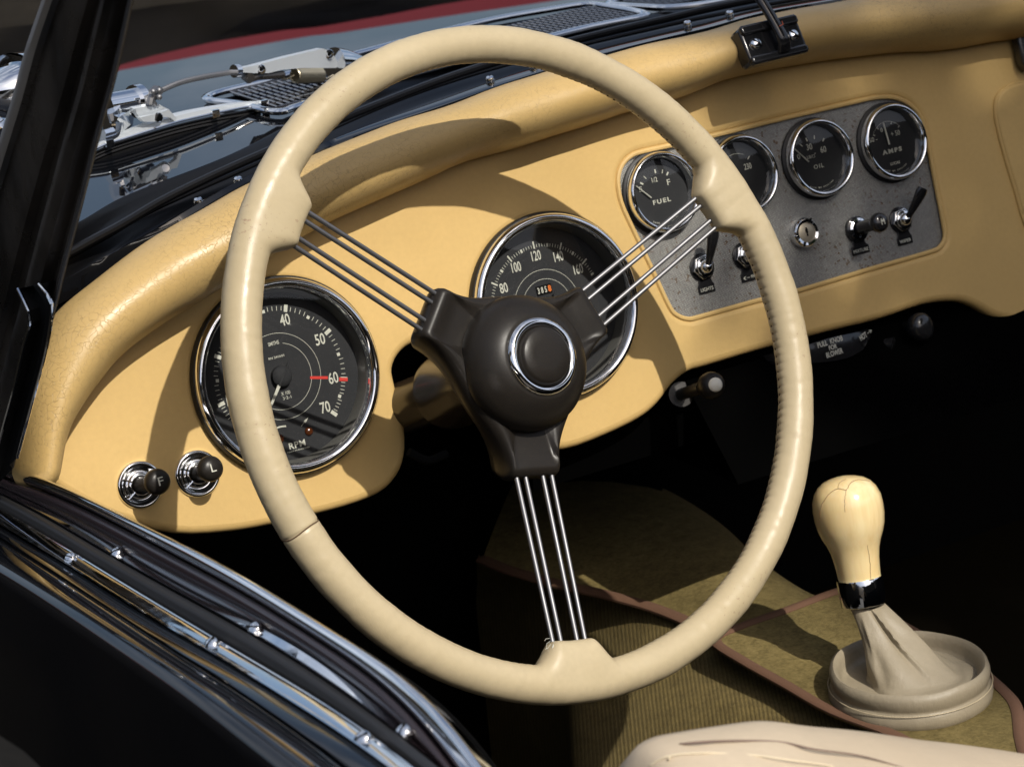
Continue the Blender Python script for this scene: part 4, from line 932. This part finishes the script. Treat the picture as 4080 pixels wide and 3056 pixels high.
# ------------------------------------------------------------------ gear lever
GX = .355
kt = onX((1820, 1028), GX); kb = onX((1862, 1278), GX-.004); axv = (kt-kb); L_ = axv.length; KF = frame(kb, axv)
lev = thing('gear_lever', 'gear lever with a cracked ivory knob and chrome collar', 'gear lever', KF)
px = (onX((1872, 1110), GX)-onX((1772, 1110), GX)).length/100; dd = (kb-CW-OFF).length; m1 = dd*S/FP
prof = [(.0, .96), (.10, .96), (.35, .97), (.55, 1.00)]
wz = [(0, 44), (.06, 44.5), (.12, 45), (.2, 46.5), (.28, 48.5), (.36, 52), (.43, 58), (.50, 66), (.57, 71.5), (.65, 74.5), (.73, 75), (.81, 73), (.88, 66), (.93, 56), (.965, 43), (.985, 28), (.996, 14), (1, .001)]
g = Geo(); g.lathe([(w_*m1, L_*f) for f, w_ in wz], KF, 64); kn = build('knob', g, IVORY, lev, 80)
def kr(f):
    for (a, b), (c, d) in zip(wz, wz[1:]):
        if a <= f <= c: return (b+(d-b)*(f-a)/(c-a))*m1
def kpt(a, f, e=.0001): r_ = kr(f)+e; return KF @ Vector((r_*cos(a), r_*sin(a), L_*f + (e if f > .9 else 0)))
va = math.atan2(*(lambda d: (d.y, d.x))(KF.inverted().to_3x3() @ (CW+OFF-kb)))
rngc = random.Random(5)
def crk(pts, r_=.00028):
    g = Geo(); P = cat([Vector((a, f, 0)) for a, f in pts], 6); g.tube([kpt(va+p.x+rngc.uniform(-.015, .015), min(.995, p.y)) for p in P], r_*.8, 5); build('crack', g, KCRACK, kn)
crk([(-.95, .70), (-.8, .82), (-.55, .90), (-.25, .93), (.05, .91)]); crk([(.05, .91), (.3, .955), (.8, .965), (1.3, .93)]); crk([(.05, .91), (-.05, .84), (-.1, .74)], .00022); crk([(.55, .0), (.52, .12), (.58, .25), (.5, .42)], .00024)
crk([(-.25, .93), (-.2, .97), (.2, .985)], .0002)
g = Geo(); ca, cb = -L_*.105, L_*.125; g.lathe([(.012, ca), (49*m1, ca), (50*m1, ca+.0008), (50*m1, cb-.0008), (49*m1, cb), (44*m1, cb)], KF, 64, cap=False); build('collar', g, CHROME, lev, 50)
# boot: leather ring on the mat and a cone gathered around the lever
BC = onZ((1966, 1482), ZT+.018); BR_ = .0560
bt_ = thing('gear_lever_boot', 'taupe leather gear lever boot in a rolled round ring', 'boot', Matrix.Translation(BC))
TN = Vector((.0, .05, 1)); BF = frame(BC, TN)
g = Geo(); rws = []
pro = [(.97, -.009), (1.02, -.006), (1.03, -.001), (1.005, .0030), (.985, .0045), (.975, .0055), (.985, .0070), (1.00, .0100), (1.005, .0135), (.985, .0170), (.945, .0185), (.905, .0170), (.88, .013), (.865, .009), (.84, .006), (.78, .005), (.5, .005), (.001, .005)]
for f, z_ in pro:
    row = []
    for k in range(120):
        a = 2*pi*k/120; wv = 1 + .010*noise.noise(Vector((cos(a)*2, sin(a)*2, z_*60)))
        row.append(BF @ Vector((BR_*f*wv*cos(a), BR_*f*wv*sin(a), z_ + .0022*noise.noise(Vector((cos(a)*1.6, sin(a)*1.6, 5)))*(z_ > .01))))
    rws.append(row)
g.grid(rws, closed=True); build('ring', g, TAUPE, bt_, 60)
g = Geo(); g.tube([BF @ Vector(((BR_*1.029+.00022*sin(k*pi/2)-.0002)*cos(2*pi*k/720), (BR_*1.029+.00022*sin(k*pi/2)-.0002)*sin(2*pi*k/720), .0045)) for k in range(720)], .0003, 4, closed=True)
build('stitching', g, mat('pale_thread', (.45, .37, .24), .8), bt_)
tc = KF @ Vector((0, 0, -L_*.09)); bc_ = BF @ Vector((.002, -.006, -.002))
g = Geo(); rws = []; NR = 34
for i in range(NR):
    f = i/(NR-1); fc = f**1.15; c = tc.lerp(bc_, fc) + Vector((.0, .0, 0))
    rad = .0125 + .0045*f + .0255*f**2.4
    row = []
    for k in range(140):
        a = 2*pi*k/140
        fold = .0030*sin(pi*min(1, f*1.1))*(1.3-2.2*abs(sin(1.5*a+.55+1.1*f)) + .5*sin(5*a-2+3*f)) + .0035*f*noise.noise(Vector((cos(a)*2.2, sin(a)*2.2, f*4)))
        dr_ = ((a-4.50-.40*f)+pi) % (2*pi)-pi; ridge = (.0040*math.exp(-(dr_/.06)**2) - .0036*math.exp(-((dr_+.14)/.09)**2))*sin(pi*min(1, f*1.2+.06)) if f < .78 else 0
        asym = 1 + .16*f*cos(a+.3)
        rr = rad*asym + fold + ridge
        zz = 0.0
        if f > .82: zz = .0055*sin((f-.82)/.18*pi)*(.6+.4*cos(a+.6))
        row.append(c + Vector((cos(a)*rr, sin(a)*rr, zz)))
    rws.append(row)
g.grid(rws, closed=True); build('gaiter', g, TAUPE, bt_, 70)

# ------------------------------------------------------------------ seat
st = [(1330, 1760), (1368, 1665), (1392, 1618), (1430, 1594), (1480, 1583), (1560, 1571), (1640, 1563), (1690, 1565), (1760, 1576), (1900, 1588), (2050, 1606), (2212, 1632), (2330, 1655)]
T0 = resample(cat([onY(p, -.62) for p in st], 5), 100)
seat = thing('driver_seat', 'beige leather driver seat edge with dark piping in the lower right corner', 'seat', Matrix.Translation(T0[50]))
rws = []
for f, dy, dz in ((0, .05, -.20), (0, .035, -.06), (0, .02, -.016), (0, .008, -.003), (0, 0, 0), (0, -.012, .0012), (0, -.025, .0005), (0, -.04, -.003), (0, -.07, -.012), (0, -.10, -.024), (0, -.14, -.042), (0, -.3, -.13)):
    rws.append([p + Vector((-.15*(-dy if dy < 0 else 0)*.5, dy, dz + .0025*noise.noise(p*14+Vector((dy*20, 0, 0))))) for p in T0])
g = Geo(); g.grid(rws); build('cover', g, SEAT, seat, 70)
pk = [(1250, 1800), (1385, 1650), (1420, 1622), (1470, 1607), (1560, 1600), (1680, 1602), (1760, 1618), (1860, 1632), (1960, 1660), (2100, 1720)]
def seaty(p):
    best = None
    for k in range(60):
        Y = -.55-k*.005; q = onY(p, Y); j = min(T0, key=lambda s_: abs(s_.x-q.x)); dy = Y-(-.62)
        zs = [(0.05, -.20), (.035, -.06), (.02, -.016), (.008, -.003), (0, 0), (-.012, .0012), (-.025, .0005), (-.04, -.003), (-.07, -.012), (-.10, -.024), (-.14, -.042), (-.3, -.13)]
        hz = None
        for (a, za), (b, zb) in zip(zs, zs[1:]):
            if b <= dy <= a: hz = za+(zb-za)*(dy-a)/(b-a)
        if hz is None: continue
        e = abs(q.z-(j.z+hz))
        if best is None or e < best[0]: best = (e, q)
    return best[1]
pp_ = [seaty(p) for p in pk[1:-1]]
g = Geo(); g.tube(cat(pp_, 6), lambda q: .0002+.0005*sin(pi*q)**.5*(1-.5*q), 8); build('piping', g, mat('brown_piping', (.16, .11, .085), .7), seat)
g = Geo(); g.tube(cat([seaty(p) for p in ((1405, 1652), (1440, 1634), (1500, 1626), (1600, 1628), (1700, 1640), (1800, 1654))], 6), .0003, 6); build('stitching', g, mat('pale_seat_thread', (.7, .6, .42), .7), seat)
g = Geo(); g.tube(cat([seaty(p) for p in ((1470, 1600), (1462, 1615), (1448, 1632), (1440, 1650))], 6), .0003, 6); build('stitching', g, bpy.data.materials['pale_seat_thread'], seat)
g = Geo(); g.ball(seaty((1463, 1655)), .0045, sz=.6); build('button', g, SATIN, seat)

# ================================================================== ADDED SURROUNDINGS THAT SHADE AND REFLECT
def tree(name, label, c, r, n, trunk, seed):
    rg = random.Random(seed); th = thing(name, label, 'tree', Matrix.Translation((c[0], c[1], 0)))
    g = Geo(); g.tube([Vector((c[0]+.2, c[1], 0)), Vector((c[0]+.1, c[1], c[2]*.5)), Vector(c)], lambda q: trunk*(1-.6*q), 10)
    for k in range(9):
        a = rg.uniform(0, 6.28); e = rg.uniform(-.2, .8); g.tube([Vector((c[0], c[1], c[2]-r*.6)), Vector(c)+Vector((cos(a)*cos(e), sin(a)*cos(e), sin(e)))*r*.8], lambda q: trunk*.4*(1-.8*q), 6)
    build('trunk', g, BARK, th)
    V = []; Fc = []
    for k in range(n):
        d = Vector((rg.gauss(0, 1), rg.gauss(0, 1), rg.gauss(0, 1))).normalized(); rr = r*rg.random()**.4*(1+.25*noise.noise(d*2))
        p = Vector(c) + d*rr; s_ = rg.uniform(.05, .10); a = Vector((rg.gauss(0, 1), rg.gauss(0, 1), rg.gauss(0, 1))).normalized()*s_; b = a.orthogonal().normalized()*s_*.6
        i = len(V); V += [p-a, p-b, p+a, p+b]; Fc.append((i, i+1, i+2, i+3))
    g = Geo(); g.add(V, Fc); build('crown', g, LEAF, th)
tree('shade_tree', 'unseen leafy tree added behind the car to shade its passenger side', tuple(OFF + Vector((.46, 0, 0)) + SUN*6.0 + Vector((1.98, 0, 0))), 2.05, 16000, .14, 2)  # out of view, added to cast the soft shade on the dash
# unseen dark hedge and red band, added for paint and chrome to mirror
rg = random.Random(9); V = []; Fc = []; NA = 220; NH = 7
for i in range(NA):
    a = 2*pi*i/NA; fr = -cos(a - radians(62))          # lowest beyond the nose of the car
    for j in range(NH):
        h = (2.75 + 2.6*max(0, min(1, fr+.35)))*j/(NH-1) + (0 if j == 0 else .35*noise.noise(Vector((cos(a)*9, sin(a)*9, j*.7)))); d = 13 + .5*noise.noise(Vector((cos(a)*6, sin(a)*6, j*.9))) - .3*j/NH
        V.append((d*cos(a), d*sin(a), h))
for i in range(NA):
    for j in range(NH-1): k = (i+1) % NA; Fc.append((i*NH+j, k*NH+j, k*NH+j+1, i*NH+j+1))
g = Geo(); g.add(V, Fc); hd = build('hedge', g, HEDGEM); tag(hd, 'unseen tall hedge ring added as a dark surround for the reflections', 'hedge')
aw = thing('red_reflection_band', 'unseen red band added beyond the hedge for the red line mirrored in the bonnet', 'reflected band', Matrix.Translation((6, 13, 0)))
g = Geo(); V = []
for k in range(60):
    a = radians(5 + 115*k/59); V += [(14.2*cos(a), 14.2*sin(a), 2.4), (14.2*cos(a), 14.2*sin(a), 3.02)]
g.add(V, [(2*k, 2*k+2, 2*k+3, 2*k+1) for k in range(59)]); build('red_sheet', g, REDC, aw)

rg = random.Random(4); rows = []  # unseen hedge added so the door paint mirrors something dark
for i in range(60):
    y = -.75 + 6*i/59; row = []
    for dx, h in ((.0, 0), (-.05, .5), (0, .85), (-.15, 1.05), (-.5, 1.08), (-.8, .9), (-.8, 0)): row.append(Vector((-.80+dx+.08*noise.noise(Vector((y*2, h*3, 1))), y, h*(1+.1*noise.noise(Vector((y*1.5, 0, 7)))))))
    rows.append(row)
g = Geo(); g.grid(rows); tag(build('door_reflection_hedge', g, HEDGEM), 'unseen low hedge added beside the door to darken its reflections', 'hedge')
